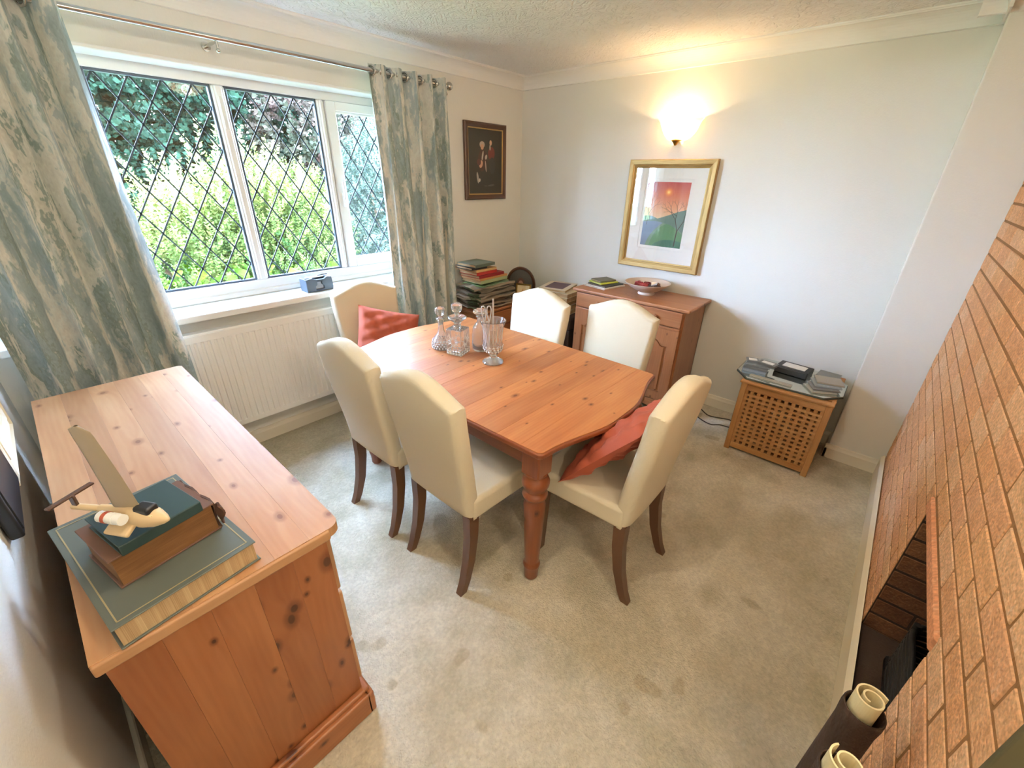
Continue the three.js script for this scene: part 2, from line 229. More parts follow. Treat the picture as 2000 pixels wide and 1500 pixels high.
// brick chimney breast: mortar core, bricks in courses of 75 mm, an opening with a smoke-stained recess
const OZ0 = 1.635, OZ1 = 2.255, OY1 = 0.70;
{
  const w = struct('wall_right', [bb(XR + 0.008, 0, ZS, XA, HC, OZ0, 0), bb(XR + 0.008, 0, OZ1, XA, HC, ZB, 0), bb(XR + 0.008, OY1, OZ0, XA, HC, OZ1, 0), bb(XA, 0, ZS, XA + 0.12, HC, ZB, 0)], M.mortar);
  const face = [], proj = (p) => p.clone().project(camera); camera.updateMatrixWorld(true); camera.updateProjectionMatrix();
  const shapes = {}; const brickGeo = (l, v, x) => { const k = l.toFixed(3) + v + x; return shapes[k] ??= boxUV(x ? cbox(l, 0.0655, 0.03, 0.0025) : cbox(0.03, 0.0655, l, 0.0025), x ? 0 : 2, [v * 0.13, v * 0.21]); };
  const G = 0.0755, L = 0.215, J = 0.0105; const rest = [];
  for (let k = 0; k < 31; k++) {
    const y = 0.152 + k * G + 0.0325 - 0.152 * 1 + 0.0; const off = k % 2 ? 0 : (L + J) / 2;
    for (let z = ZS + 0.004 - off; z < ZB; z += L + J) {
      let a = Math.max(z, ZS + 0.004), b = Math.min(z + L, ZB);
      const segs = y < OY1 + 0.035 ? [[a, Math.min(b, OZ0 - 0.002)], [Math.max(a, OZ1 + 0.002), b]] : [[a, b]];
      for (const [s, e] of segs) if (e - s > 0.02) { const c = V3(XR + 0.0215 - 0.0015 * R(), y, (s + e) / 2), q = proj(c); face.push({ c, l: Math.round((e - s) * 200) / 200, seen: Math.abs(q.x) < 1.25 && Math.abs(q.y) < 1.25 && q.z < 1 && c.distanceTo(camera.position) < 4, d: c.distanceTo(camera.position) }); }
    }
  }
  face.sort((p, q) => (q.seen - p.seen) || (p.d - q.d));
  let n = 0;
  for (const f of face) { const v = Math.floor(R() * 3), m = brickMats[Math.floor(R() * brickMats.length)]; if (f.seen && n < 270) { const b = mesh(n ? 'brick_' + String(n).padStart(3, '0') : 'brick', brickGeo(f.l, v, 0), m, w); b.position.copy(f.c); n++; } else rest.push(brickGeo(f.l, v, 0).clone().translate(f.c.x, f.c.y, f.c.z)); }
  if (rest.length) { const o = part('brickwork', rest, brickMats[0], w); o.userData.kind = 'stuff'; }
  // inner cheeks and back of the hearth
  for (let k = 0; k < 9; k++) for (let j = 0; j < 2; j++) { const x0 = XR + 0.012 + j * 0.212 - (k % 2) * 0.10, l = 0.205; const a = Math.max(x0, XR + 0.012), b = Math.min(x0 + l + (j ? 0.1 : 0), XA - 0.005); if (b - a < 0.03) continue; const o = mesh('brick_' + String(300 + k * 2 + j), brickGeo(Math.round((b - a) * 200) / 200, 1, 1), sootMats[Math.floor(R() * 3)], w); o.position.set((a + b) / 2, 0.17 + k * G - 0.02, OZ0 - 0.011); }
  const back = []; for (let k = 0; k < 9; k++) for (let j = -1; j < 4; j++) { const z0 = OZ0 + 0.004 + j * 0.225 + (k % 2) * 0.11, a = Math.max(z0, OZ0), b = Math.min(z0 + 0.215, OZ1); if (b - a > 0.03) back.push(bb(XA - 0.022, 0.12 + k * G, a, XA + 0.008, 0.185 + k * G, b, 0.003, 2)); }
  part('back_brickwork', back, sootMats[0], w).userData.kind = 'stuff';
  part('lining', [bb(XR + 0.009, 0.115, OZ0 - 0.002, XA, OY1, OZ0 + 0.0015, 0), bb(XR + 0.009, 0.115, OZ1 - 0.0015, XA, OY1, OZ1 + 0.002, 0), bb(XA - 0.014, 0.115, OZ0, XA - 0.002, OY1, OZ1, 0), bb(XR + 0.03, OY1 - 0.002, OZ0, XA, OY1 + 0.001, OZ1, 0)], M.soot, w);
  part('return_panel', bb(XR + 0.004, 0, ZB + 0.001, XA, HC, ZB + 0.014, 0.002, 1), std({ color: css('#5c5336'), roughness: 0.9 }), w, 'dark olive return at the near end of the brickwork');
  part('hearth_slab', bb(XR - 0.002, 0, OZ0, XA, 0.115, OZ1, 0.004, 2), M.soot, w);
  part('lintel', bb(XR + 0.0, OY1 - 0.012, OZ0 - 0.02, XR + 0.05, OY1 + 0.038, OZ1 + 0.012, 0.008, 2), M.lintel, w, 'worn pinkish lintel edge over the hearth');
}
// skirting boards
const prof = [[0, 0], [0.016, 0], [0.016, 0.07], [0.011, 0.083], [0.009, 0.095], [0, 0.098]];
const alongX = (P, x0, x1, z0) => boxUV(extrude(P.map(([a, b]) => [-a, b]), x1 - x0, 0).rotateY(Math.PI / 2).translate(x0, 0, z0));   // wall at z0, board towards +z
const alongZ = (P, z0, z1, x0, dir = 1) => boxUV(extrude(P.map(([a, b]) => [a * dir, b]), z1 - z0, 0).translate(x0, 0, z0));         // wall at x0, board towards dir x
struct('baseboard_back', [alongX(prof, 0, XS, 0), alongX(prof, XS - 0.014, XR, ZS), alongZ(prof, 0, ZS + 0.016, XS, -1)], M.trim);
struct('baseboard_left', [alongZ(prof, 0, ZN, 0, 1)], M.trim);
struct('baseboard_near', [bb(0, 0, ZN - 0.016, XA, 0.095, ZN, 0.004)], M.trim);
struct('baseboard_right', [boxUV(alongZ([[0, 0], [0.017, 0], [0.017, 0.128], [0.004, 0.145], [0, 0.147]], ZS + 0.016, OZ1 + 0.37, XR + 0.001, -1))], M.cream);
// coving with its two bead lines
const cv = [[0, 0]]; { cv.push([0.10, 0], [0.10, -0.006], [0.094, -0.009]); for (let i = 0; i <= 8; i++) { const t = i / 8 * Math.PI / 2; cv.push([0.092 - 0.080 * Math.sin(t), -0.085 + 0.072 * Math.cos(t)]); } cv.push([0.012, -0.086], [0.006, -0.089], [0, -0.089]); }
const cvp = cv.map(([a, b]) => [a, HC + b]);
struct('trim_1', [alongX(cvp, 0, XS, 0), alongX(cvp, XS - 0.1, XR, ZS), alongZ(cvp, 0, ZS + 0.1, XS, -1)], M.plaster);
struct('trim_2', [alongZ(cvp, 0, ZN, 0, 1)], M.plaster);

// ---------------------------------------------------------------- window: two fixed lights between two casements, diamond leading
{
  const w = structGroup('window_1'); const fx0 = -0.205, fx1 = -0.15;
  part('frame', [bb(fx0, 0.939, WZ0 + 0.05, fx1, 1.029, WZ1 - 0.05, 0.003), bb(fx0, 2.068, WZ0 + 0.05, fx1, WY1, WZ1 - 0.05, 0.003), bb(fx0, 0.939, WZ0, fx1, WY1, WZ0 + 0.05, 0.003), bb(fx0, 0.939, WZ1 - 0.05, fx1, WY1, WZ1, 0.003), bb(fx1 - 0.01, 0.9405, WZ0 + 0.002, fx1 + 0.012, 0.975, WZ1 - 0.002, 0.006)], M.upvc, w);
  part('head_trim', bb(fx1, WY1 - 0.012, WZ0, 0.004, WY1 + 0.006, WZ1, 0.004), M.upvc, w);
  for (const [a, b] of [[1.770, 1.817], [2.330, 2.395], [2.908, 2.955]]) part('mullion', [bb(fx0 + 0.002, 1.0295, a, fx1 + 0.002, 2.0675, b, 0.008), bb(fx1 - 0.012, 1.0295, a + 0.014, fx1 + 0.009, 2.0675, b - 0.014, 0.006)], M.upvc, w);
  const lights = [[1.29, 1.704, 1.086, 2.016, 1], [1.817, 2.330, 1.029, 2.068, 0], [2.395, 2.908, 1.029, 2.068, 0], [3.02, 3.43, 1.086, 2.016, 1]];
  for (const [z0, z1, y0, y1, sash] of lights) {
    if (sash) { const s = part('sash', [bb(-0.2, y0 - 0.055, z0, -0.135, y0, z1, 0.003), bb(-0.2, y1, z0, -0.135, y1 + 0.05, z1, 0.003), bb(-0.2, y0 - 0.055, z0 - 0.064, -0.135, y1 + 0.05, z0, 0.004), bb(-0.2, y0 - 0.055, z1, -0.135, y1 + 0.05, z1 + 0.064, 0.004)], M.upvc, w);
      const hz = z0 < 2 ? z1 + 0.03 : z0 - 0.03; part('handle', [bb(-0.137, 1.44, hz - 0.012, -0.122, 1.53, hz + 0.012, 0.004), boxUV(rod([-0.115, 1.48, hz], [-0.105, 1.60, hz + 0.004], 0.008))], M.upvc, s); }
    const bead = 0.012; part('glazing_bead', [bb(-0.185, y0, z0 + bead, -0.158, y0 + bead, z1 - bead, 0.002), bb(-0.185, y1 - bead, z0 + bead, -0.158, y1, z1 - bead, 0.002), bb(-0.185, y0, z0, -0.158, y1, z0 + bead, 0.002), bb(-0.185, y0, z1 - bead, -0.158, y1, z1, 0.002)], sash ? M.upvc : M.slate, w);
    part('pane', bb(-0.1745, y0 + 0.004, z0 + 0.004, -0.1715, y1 - 0.004, z1 - 0.004, 0), M.pane, w);
    const bars = [], P = 0.131, H = 0.206, k = H / P; // slope of the diamonds
    for (const s of [-1, 1]) for (let n = -60; n < 60; n++) { // line y = yc + s*k*(z - zc)
      const yc = 1.340 + n * H, zc = 2.669; let pts = []; const at = (z) => yc + s * k * (z - zc), zt = (y) => zc + (y - yc) / (s * k);
      for (const z of [z0, z1]) { const y = at(z); if (y >= y0 && y <= y1) pts.push([y, z]); } for (const y of [y0, y1]) { const z = zt(y); if (z > z0 && z < z1) pts.push([y, z]); }
      if (pts.length < 2) continue; const [A, B] = pts; const len = Math.hypot(A[0] - B[0], A[1] - B[1]); if (len < 0.03) continue;
      bars.push(turned(new THREE.BoxGeometry(0.0048, len, 0.0075), Math.atan2(B[1] - A[1], B[0] - A[0]), 0, 0, -0.173, (A[0] + B[0]) / 2, (A[1] + B[1]) / 2));
    }
    for (const b of bars) part('lead_strip', b, M.lead, w);
  }
  part('night_vent', bb(-0.15, 1.86, 2.352, -0.138, 2.02, 2.373, 0.003), M.white, w);
  const sill = part('window_sill', boxUV(rbox(0.30, 0.04, WZ1 - WZ0 + 0.03, 0.009).translate(-0.055, 0.92, (WZ0 + WZ1) / 2)), M.upvc, w);
}
// ---------------------------------------------------------------- the garden beyond the window
struct('garden_ground', boxUV(new THREE.BoxGeometry(40, 0.2, 60).translate(-20.3, -0.35, 0)), std({ color: css('#5a6b3a'), roughness: 1 }));
{ const w = structGroup('added_bounce_paving'), ms = ['#d8d4ca', '#cfcabd', '#dedad2'].map((c) => std({ color: css(c), roughness: 0.95 })); for (let i = 0; i < 12; i++) for (let j = 0; j < 2; j++) part('bounce_slab', bb(-0.32 - j * 0.455, -0.25, -0.6 + i * 0.455, -0.32 - (j + 1) * 0.455 + 0.008, -0.20, -0.6 + (i + 1) * 0.455 - 0.008, 0.004), ms[(i * 2 + j * 5) % 3], w); }  // pale paving out of view, added to bounce neutral skylight up onto the ceiling
function sprigGeo(n, len, leafL, leafW, droop, seed) { // a twig along +y with small leaves either side
  const q = rng(seed), pos = [], nor = []; const tri = (a, b, c) => { pos.push(...a.toArray(), ...b.toArray(), ...c.toArray()); };
  for (let i = 0; i < n; i++) {
    const t = (i + 0.5) / n, base = V3(droop * t * t * len, t * len, 0), ang = i * 2.4 + q(), tip = V3(Math.cos(ang) * 0.8, 0.45 + 0.4 * q(), Math.sin(ang) * 0.8).normalize().multiplyScalar(leafL * (0.7 + 0.5 * q()) * (1.1 - 0.5 * t)).add(base);
    const dir = tip.clone().sub(base), side = dir.clone().cross(V3(0, 1, 0.3)).normalize().multiplyScalar(leafW / 2), mid = base.clone().lerp(tip, 0.45);
    tri(base, mid.clone().add(side), tip); tri(base, tip, mid.clone().sub(side));
  }
  const w = len * 0.012; tri(V3(-w, 0, 0), V3(w, 0, 0), V3(droop * len, len, 0));
  const g = new THREE.BufferGeometry(); g.setAttribute('position', new THREE.Float32BufferAttribute(pos, 3)); g.computeVertexNormals(); return g;
}
function foliage(parent, geo, mat, list, cols, name = 'foliage') { // list: [x,y,z, dir, scale, tone]
  const im = new THREE.InstancedMesh(geo, mat, list.length), m = new THREE.Matrix4(), q = new THREE.Quaternion(), up = V3(0, 1, 0), q2 = new THREE.Quaternion(), c = new THREE.Color();
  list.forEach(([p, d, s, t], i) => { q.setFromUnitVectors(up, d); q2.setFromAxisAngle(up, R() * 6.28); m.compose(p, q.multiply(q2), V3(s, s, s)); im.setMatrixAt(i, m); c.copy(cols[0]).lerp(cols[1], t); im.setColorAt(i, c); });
  im.name = name; im.castShadow = im.receiveShadow = true; im.userData.kind = 'stuff'; parent.add(im); return im;
}
const leafMat = (o) => phys({ color: 0xffffff, roughness: 0.8, specularIntensity: 0.12, transmission: 0.3, thickness: 0, side: THREE.DoubleSide, ...o });
const dirUp = (d, k) => d.clone().add(V3(rr(-0.5, 0.5), k + rr(-0.3, 0.3), rr(-0.5, 0.5))).normalize();
function lumps(L, n, k, s0, s1) { // points on the skins of ellipsoids [x,y,z,rx,ry,rz]
  const out = [], area = L.map(([, , , a, b, c]) => a * b + b * c + a * c), tot = area.reduce((a, b) => a + b, 0);
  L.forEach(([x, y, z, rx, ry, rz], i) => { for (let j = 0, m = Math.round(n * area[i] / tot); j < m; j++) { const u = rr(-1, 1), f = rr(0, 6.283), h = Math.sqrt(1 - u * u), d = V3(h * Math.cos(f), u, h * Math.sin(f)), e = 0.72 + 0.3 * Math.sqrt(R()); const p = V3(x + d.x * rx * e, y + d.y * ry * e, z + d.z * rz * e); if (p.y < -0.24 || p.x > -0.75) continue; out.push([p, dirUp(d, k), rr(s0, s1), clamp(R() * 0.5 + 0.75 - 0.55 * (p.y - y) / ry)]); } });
  return out;
}
function stems(parent, mat, base, tops) { part('branches', tops.map((t) => boxUV(tube([base, [lerp(base[0], t[0], 0.4), lerp(base[1], t[1], 0.6), lerp(base[2], t[2], 0.4)], t], 0.018, 8, 5))), mat, parent); }
const twig = std({ color: css('#5b4632'), roughness: 1 });
const lin = (r, g, b) => new THREE.Color().setRGB(r, g, b);
{ // golden shrub filling the middle panes
  const o = thing('golden_shrub', 'large golden green shrub with upright feathery shoots outside the middle panes', 'shrub', [0, 0, 0]);
  const L = [[-2.0, 0.42, 2.35, 0.75, 0.95, 0.75], [-2.2, 0.74, 1.66, 0.75, 0.95, 0.52], [-2.3, 0.68, 1.15, 0.65, 0.95, 0.5], [-1.75, 0.45, 2.6, 0.6, 0.75, 0.5], [-1.75, 0.4, 1.6, 0.6, 0.75, 0.7]];
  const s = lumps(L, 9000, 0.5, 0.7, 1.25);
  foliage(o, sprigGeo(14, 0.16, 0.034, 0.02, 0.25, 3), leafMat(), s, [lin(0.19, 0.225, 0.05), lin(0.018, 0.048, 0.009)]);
  const sh = []; for (let i = 0; i < 190; i++) { const z = rr(1.0, 2.75), x = rr(-2.4, -1.7), y = 1.50 + rr(-0.35, 0.12) - 0.42 * Math.pow(Math.abs(z - 1.7), 1.6); sh.push([V3(x, y, z), V3(rr(-0.35, 0.5), 1, rr(-0.45, 0.45)).normalize(), rr(0.7, 1.6), R()]); }
  foliage(o, sprigGeo(30, 0.34, 0.042, 0.024, 0.22, 5), leafMat(), sh, [lin(0.32, 0.33, 0.11), lin(0.19, 0.23, 0.05)], 'shoots');
  stems(o, twig, [-2.1, -0.3, 1.9], [[-2.0, 1.3, 2.4], [-2.2, 1.5, 1.8], [-2.3, 1.4, 1.3], [-1.7, 0.9, 2.6]]);
}
{ // dark broadleaf tree behind on the left
  const o = thing('dark_tree', 'dark green broadleaf tree behind the golden shrub, seen through the left panes', 'tree', [0, 0, 0]);
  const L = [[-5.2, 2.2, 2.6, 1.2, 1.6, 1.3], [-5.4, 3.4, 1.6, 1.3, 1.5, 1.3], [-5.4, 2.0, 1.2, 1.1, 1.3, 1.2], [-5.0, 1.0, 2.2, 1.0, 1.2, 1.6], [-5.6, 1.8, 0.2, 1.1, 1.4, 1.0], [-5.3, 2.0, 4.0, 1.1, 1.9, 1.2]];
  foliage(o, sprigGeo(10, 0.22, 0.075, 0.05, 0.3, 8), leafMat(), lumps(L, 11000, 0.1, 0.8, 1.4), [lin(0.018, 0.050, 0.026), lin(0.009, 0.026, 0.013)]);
  stems(o, twig, [-5.5, -0.3, 1.8], [[-5.3, 2.2, 2.8], [-5.4, 3.4, 1.6], [-5.5, 2.0, 1.0], [-5.6, 2.0, 0.2]]);
}
{ // copper-leaved shrub
  const o = thing('copper_shrub', 'copper pink leaved bush beyond the golden shrub at the top of the second pane', 'shrub', [0, 0, 0]);
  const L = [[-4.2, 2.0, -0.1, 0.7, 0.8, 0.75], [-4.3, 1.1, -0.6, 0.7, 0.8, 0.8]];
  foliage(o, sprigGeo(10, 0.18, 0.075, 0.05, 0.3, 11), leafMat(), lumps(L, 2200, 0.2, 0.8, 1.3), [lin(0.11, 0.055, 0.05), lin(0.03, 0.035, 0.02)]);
  stems(o, twig, [-4.3, -0.3, -0.3], [[-4.2, 2.0, 0.0], [-4.3, 1.4, -0.6]]);
}
{ // silvery shrub seen through the casement
  const o = thing('silvery_shrub', 'pale silvery green small-leaved shrub outside the right-hand casement', 'shrub', [0, 0, 0]);
  const L = [[-2.6, 0.9, -0.1, 0.6, 1.2, 0.6], [-2.7, 1.5, -0.45, 0.6, 0.9, 0.5], [-2.3, 0.4, 0.5, 0.5, 0.7, 0.45]];
  foliage(o, sprigGeo(13, 0.16, 0.035, 0.024, 0.3, 13), leafMat({ specularIntensity: 0.4 }), lumps(L, 4200, 0.3, 0.8, 1.3), [lin(0.085, 0.12, 0.08), lin(0.016, 0.036, 0.022)]);
  stems(o, twig, [-2.6, -0.3, -0.1], [[-2.6, 1.5, 0.0], [-2.7, 1.6, -0.4]]);
}
{ // broad leaves just under the sill
  const o = thing('leafy_plant', 'low plant with broad bright green leaves just outside along the bottom of the window', 'plant', [-1.30, -0.25, 2.3]);
  const g = grid(4, 6, (u, v) => { const w = 0.05 * Math.sin(Math.PI * Math.pow(v, 0.8)) * (u - 0.5) * 2; return [w, 0.02 * Math.abs(u - 0.5) * 4 - 0.05 * v * v, v * 0.12]; });
  const cols = ['#4a6a14', '#5c781c', '#3a5a16'].map((c) => leafMat({ color: css(c) }));
  const st = [];
  for (let i = 0; i < 90; i++) { const z = rr(-1.2, 0.75), x = rr(-0.28, 0.25), y = 0.98 + rr(0, 0.22) - 0.10 * Math.abs(z); const m = mesh(i ? 'leaf_' + String(i).padStart(3, '0') : 'leaf', g, cols[i % 3], o); m.position.set(x, y, z); m.rotation.set(rr(-0.5, 0.7), rr(0, 6.28), rr(-0.3, 0.3)); const s = rr(0.7, 1.2); m.scale.set(s, s, s); if (i % 3 === 0) st.push(boxUV(rod([x * 0.6, 0, z * 0.9], [x, y, z], 0.004, 5))); }
  part('stems', st, twig, o);
}
// ---------------------------------------------------------------- radiator, curtains, rod
{
  const t = thing('radiator', 'long white ribbed panel radiator under the window sill', 'radiator', [0, 0, 0]);
  const z0 = 1.45, z1 = 3.25, y0 = 0.207, y1 = 0.834, P = 0.0333, pts = [[0.0, 0]]; // ribbed front seen from above, extruded upwards
  const prof2 = []; for (let z = z0 + 0.05; z < z1 - 0.05 - P; z += P) prof2.push([z, 0], [z + P * 0.32, 0], [z + P * 0.45, 0.008], [z + P * 0.87, 0.008], [z + P, 0]);
  const outline = [[z0, 0.0], ...prof2, [z1, 0.0], [z1, -0.012], [z0, -0.012]];
  // shape lies in (z, x); stand it up along y
  const stand = (o, ya, yb) => { const g = extrude(o, yb - ya, 0); const m = new THREE.Matrix4().set(0, 1, 0, 0.09, 0, 0, 1, ya, 1, 0, 0, 0, 0, 0, 0, 1); return boxUV(g.applyMatrix4(m)); };
  part('ribbed_panel', [stand(outline, y0 + 0.035, y1 - 0.045), bb(0.078, y0, z0, 0.096, y0 + 0.04, z1, 0.005), bb(0.078, y1 - 0.05, z0, 0.096, y1, z1, 0.006)], M.radiator, t);
  part('top_grille', bb(0.035, y1 - 0.02, z0 + 0.005, 0.094, y1 + 0.004, z1 - 0.005, 0.004), M.radiator, t);
  part('back_panel', bb(0.03, y0 + 0.02, z0, 0.042, y1 - 0.01, z1, 0.003), M.radiator, t);
  for (const z of [z0, z1]) part('side_panel', bb(0.032, y0 + 0.01, z - 0.003, 0.094, y1, z + 0.003, 0.001), M.radiator, t);
  part('pipe', boxUV(tube([[0.06, y0 + 0.03, z0 - 0.01], [0.06, y0 + 0.02, z0 - 0.04], [0.06, 0.0, z0 - 0.045]], 0.008, 16, 8)), M.radiator, t);
  for (const z of [1.75, 2.9]) part('bracket', bb(0.001, 0.3, z - 0.015, 0.034, 0.75, z + 0.015, 0.002), M.radiator, t);
}
const RODX = 0.158, RODY = 2.213;
{
  const t = thing('curtain_rod', 'slim brushed metal curtain rod with a ball end above the window', 'curtain rod', [0, 0, 0]);
  part('rod', boxUV(rod([RODX, RODY, 1.00], [RODX, RODY, 3.56], 0.0125, 16)), M.chrome, t);
  part('finial', boxUV(new THREE.SphereGeometry(0.026, 20, 14).translate(RODX, RODY, 0.985)), M.chrome, t);
  for (const z of [1.012, 2.42, 3.55]) part('bracket', [boxUV(rod([0, RODY - 0.012, z], [RODX, RODY - 0.012, z], 0.007)), boxUV(new THREE.CylinderGeometry(0.02, 0.02, 0.008, 18).rotateZ(Math.PI / 2).translate(0.004, RODY - 0.012, z)), boxUV(rod([RODX, RODY - 0.045, z], [RODX, RODY, z], 0.006)), boxUV(new THREE.SphereGeometry(0.010, 12, 8).translate(RODX, RODY - 0.048, z))], M.chrome, t);
}
function curtain(label, z0, z1, yTop, yBot, waves, amp, seed, spread, xb) {
  const t = thing('curtain', label, 'curtain', [0, 0, 0], 0, 'window curtains'); const q = rng(seed), ph = Array.from({ length: 8 }, () => q() * 6.28), nu = 22 * waves, nv = 60;
  const f = (off) => (u, v) => { // v from the hem to the top
    const y = lerp(yBot, yTop, v), dn = 1 - v, w = waves * 2 * Math.PI, uu = u + 0.022 * Math.sin(w * 0.5 * u + ph[0]) * dn;
    const a = amp * (0.75 + 0.3 * Math.sin(5 * u + ph[1])) * (1 + 0.25 * dn), s = Math.sin(w * uu + 0.5 * Math.sin(2.2 * y + ph[2] + 6 * u) * dn);
    let x = xb + a * Math.sign(s) * Math.pow(Math.abs(s), 0.75) + 0.010 * Math.sin(9 * u + 4 * y + ph[3]) * dn;
    let z = lerp(z0 - spread[0] * dn, z1 + spread[1] * dn, uu) + 0.008 * Math.sin(w * 2 * u + ph[4] + 2 * y) + 0.006 * dn * Math.sin(3 * y + ph[5] + 12 * u);
    return [Math.max(0.112 + off, x + off), y, z];
  };
  const W = (z1 - z0) * 2.0, uvf = (u, v) => [u * W + seed * 0.17, lerp(yBot, yTop, v) + seed * 0.41];
  part('cloth', grid(nu, nv, f(0), uvf), M.curtain, t); part('lining', grid(nu, nv, f(-0.005), uvf), M.lining, t);
  for (let k = 0; k < waves * 2; k++) { const u = (k + 0.5) / (waves * 2) + 0.25 / waves * 0, z = lerp(z0, z1, k / (waves * 2) + 0.5 / (waves * 2)); part('eyelet', boxUV(new THREE.TorusGeometry(0.024, 0.0055, 8, 20).rotateY((k % 2 ? 1 : -1) * 0.5).translate(RODX, RODY, z)), M.chrome, t); }
  return t;
}
curtain('long sage green and cream mottled curtain nearest the camera, left of the window', 2.945, 3.525, 2.250, 0.02, 4, 0.050, 7, [0.012, 0.01], 0.165);
curtain('long sage green and cream mottled curtain right of the window, beside the dark portrait', 1.03, 1.625, 2.248, 0.02, 5, 0.048, 12, [0.0, -0.06], 0.165);

// ---------------------------------------------------------------- dining table
const TY = 0.745, TT = 0.026;
{
  const t = thing('dining_table', 'knotty orange pine dining table with bowed ends and turned legs', 'table', [0, 0, 0]);
  const half = (s) => { // right-hand end outline (s=1) from the back seam to the front seam, [x,z]
    const P = []; const cx = 1.41, X = 2.118, B = 2.205; P.push([cx, 1.352]); for (let i = 1; i <= 10; i++) { const k = i / 10; P.push([lerp(cx, X - 0.02, k), 1.352 + 0.012 * k * k]); }
    for (let i = 0; i <= 4; i++) { const a = i / 4 * 1.25; P.push([X - 0.018 + 0.024 * Math.sin(a), 1.388 - 0.024 * Math.cos(a)]); }
    for (let i = 1; i < 20; i++) { const k = i / 20, z = lerp(1.40, 2.30, k), e = smooth(0, 0.42, Math.min(k, 1 - k)); P.push([2.126 + (B - 2.126) * (0.9 * e + 0.1 * Math.sin(Math.PI * k)), z]); }
    for (let i = 0; i <= 4; i++) { const a = 1.89 + i / 4 * 1.25; P.push([X - 0.018 + 0.024 * Math.sin(a), 2.312 - 0.024 * Math.cos(a)]); }
    for (let i = 9; i >= 0; i--) { const k = i / 10; P.push([lerp(cx, X - 0.02, k), 2.348 - 0.012 * k * k]); }
    return s > 0 ? P : P.map(([x, z]) => [2 * cx - x, z]).reverse();
  };
  const clip = (P, a, b) => { let o = P; for (const [lim, sg] of [[a, 1], [b, -1]]) { const r = []; for (let i = 0; i < o.length; i++) { const p = o[i], q = o[(i + 1) % o.length], dp = sg * (p[0] - lim), dq = sg * (q[0] - lim); if (dp >= 0) r.push(p); if ((dp > 0 && dq < 0) || (dp < 0 && dq > 0)) { const k = dp / (dp - dq); r.push([lim, lerp(p[1], q[1], k)]); } } o = r; } return o; };
  const inset = (P, d, cx) => P.map(([x, z]) => [cx + (x - cx) * (1 - d / 0.75), 1.85 + (z - 1.85) * (1 - d / 0.5)]);
  for (const s of [1, -1]) {
    const P = half(s), leaf = new THREE.Group(); leaf.name = 'tabletop_leaf'; t.add(leaf);
    const cuts = s > 0 ? [1.4105, 1.53, 1.655, 1.775, 1.90, 2.02, 2.30] : [0.5, 0.735, 0.86, 0.975, 1.10, 1.22, 1.32, 1.4095];
    for (let i = 0; i + 1 < cuts.length; i++) { const c = clip(inset(P, 0.008, 1.41), cuts[i] + 0.0003, cuts[i + 1] - 0.0003); part('plank', boxUV(slab(c, TY - 0.006, 0.006, 0.0004, 1), 2, [R() * 1.6, R() * 0.8]), tableMats[Math.floor(R() * 4)], leaf); }
    part('moulded_edge', [boxUV(slab(P.map(([x, z]) => [x - s * 0.0, z]), TY - TT, TT - 0.004, 0.006, 3), 2, [R(), R()]), boxUV(slab(inset(P, 0.006, 1.41), TY - 0.008, 0.0052, 0.001, 1), 2, [R(), R()])], tableDark, leaf);
  }
  const A = [0.80, 2.02, 1.45, 2.25]; // apron rectangle
  part('apron', [bb(A[0], 0.60, A[2] - 0.012, A[1], TY - TT, A[2] + 0.012, 0.002, 0), bb(A[0], 0.60, A[3] - 0.012, A[1], TY - TT, A[3] + 0.012, 0.002, 0)], tableDark, t);
  part('apron', [bb(A[0] - 0.01, 0.60, A[2], A[0] + 0.014, TY - TT, A[3], 0.002, 2), bb(A[1] - 0.014, 0.60, A[2], A[1] + 0.01, TY - TT, A[3], 0.002, 2)], tableDark, t);
  const prof3 = [[0.0, 0], [0.026, 0], [0.031, 0.008], [0.033, 0.05], [0.037, 0.075], [0.0395, 0.085], [0.035, 0.097], [0.031, 0.105], [0.034, 0.14], [0.044, 0.36], [0.047, 0.43], [0.040, 0.455], [0.0395, 0.468], [0.050, 0.475], [0.054, 0.485], [0.050, 0.497], [0.041, 0.503], [0.043, 0.512], [0.056, 0.535], [0.058, 0.555], [0.051, 0.573], [0.041, 0.582], [0.046, 0.59], [0.048, 0.60], [0.0, 0.60]];
  const legG = merge([boxUV(lathe(prof3, 28), 1), bb(-0.045, 0.592, -0.045, 0.045, TY - TT, 0.045, 0.006, 1)]);
  for (const [x, z] of [[2.05, 2.262], [2.05, 1.44], [0.78, 2.262], [0.78, 1.44]]) { const l = part('leg', legG, tableDark, t); l.position.set(x, 0, z); }
}

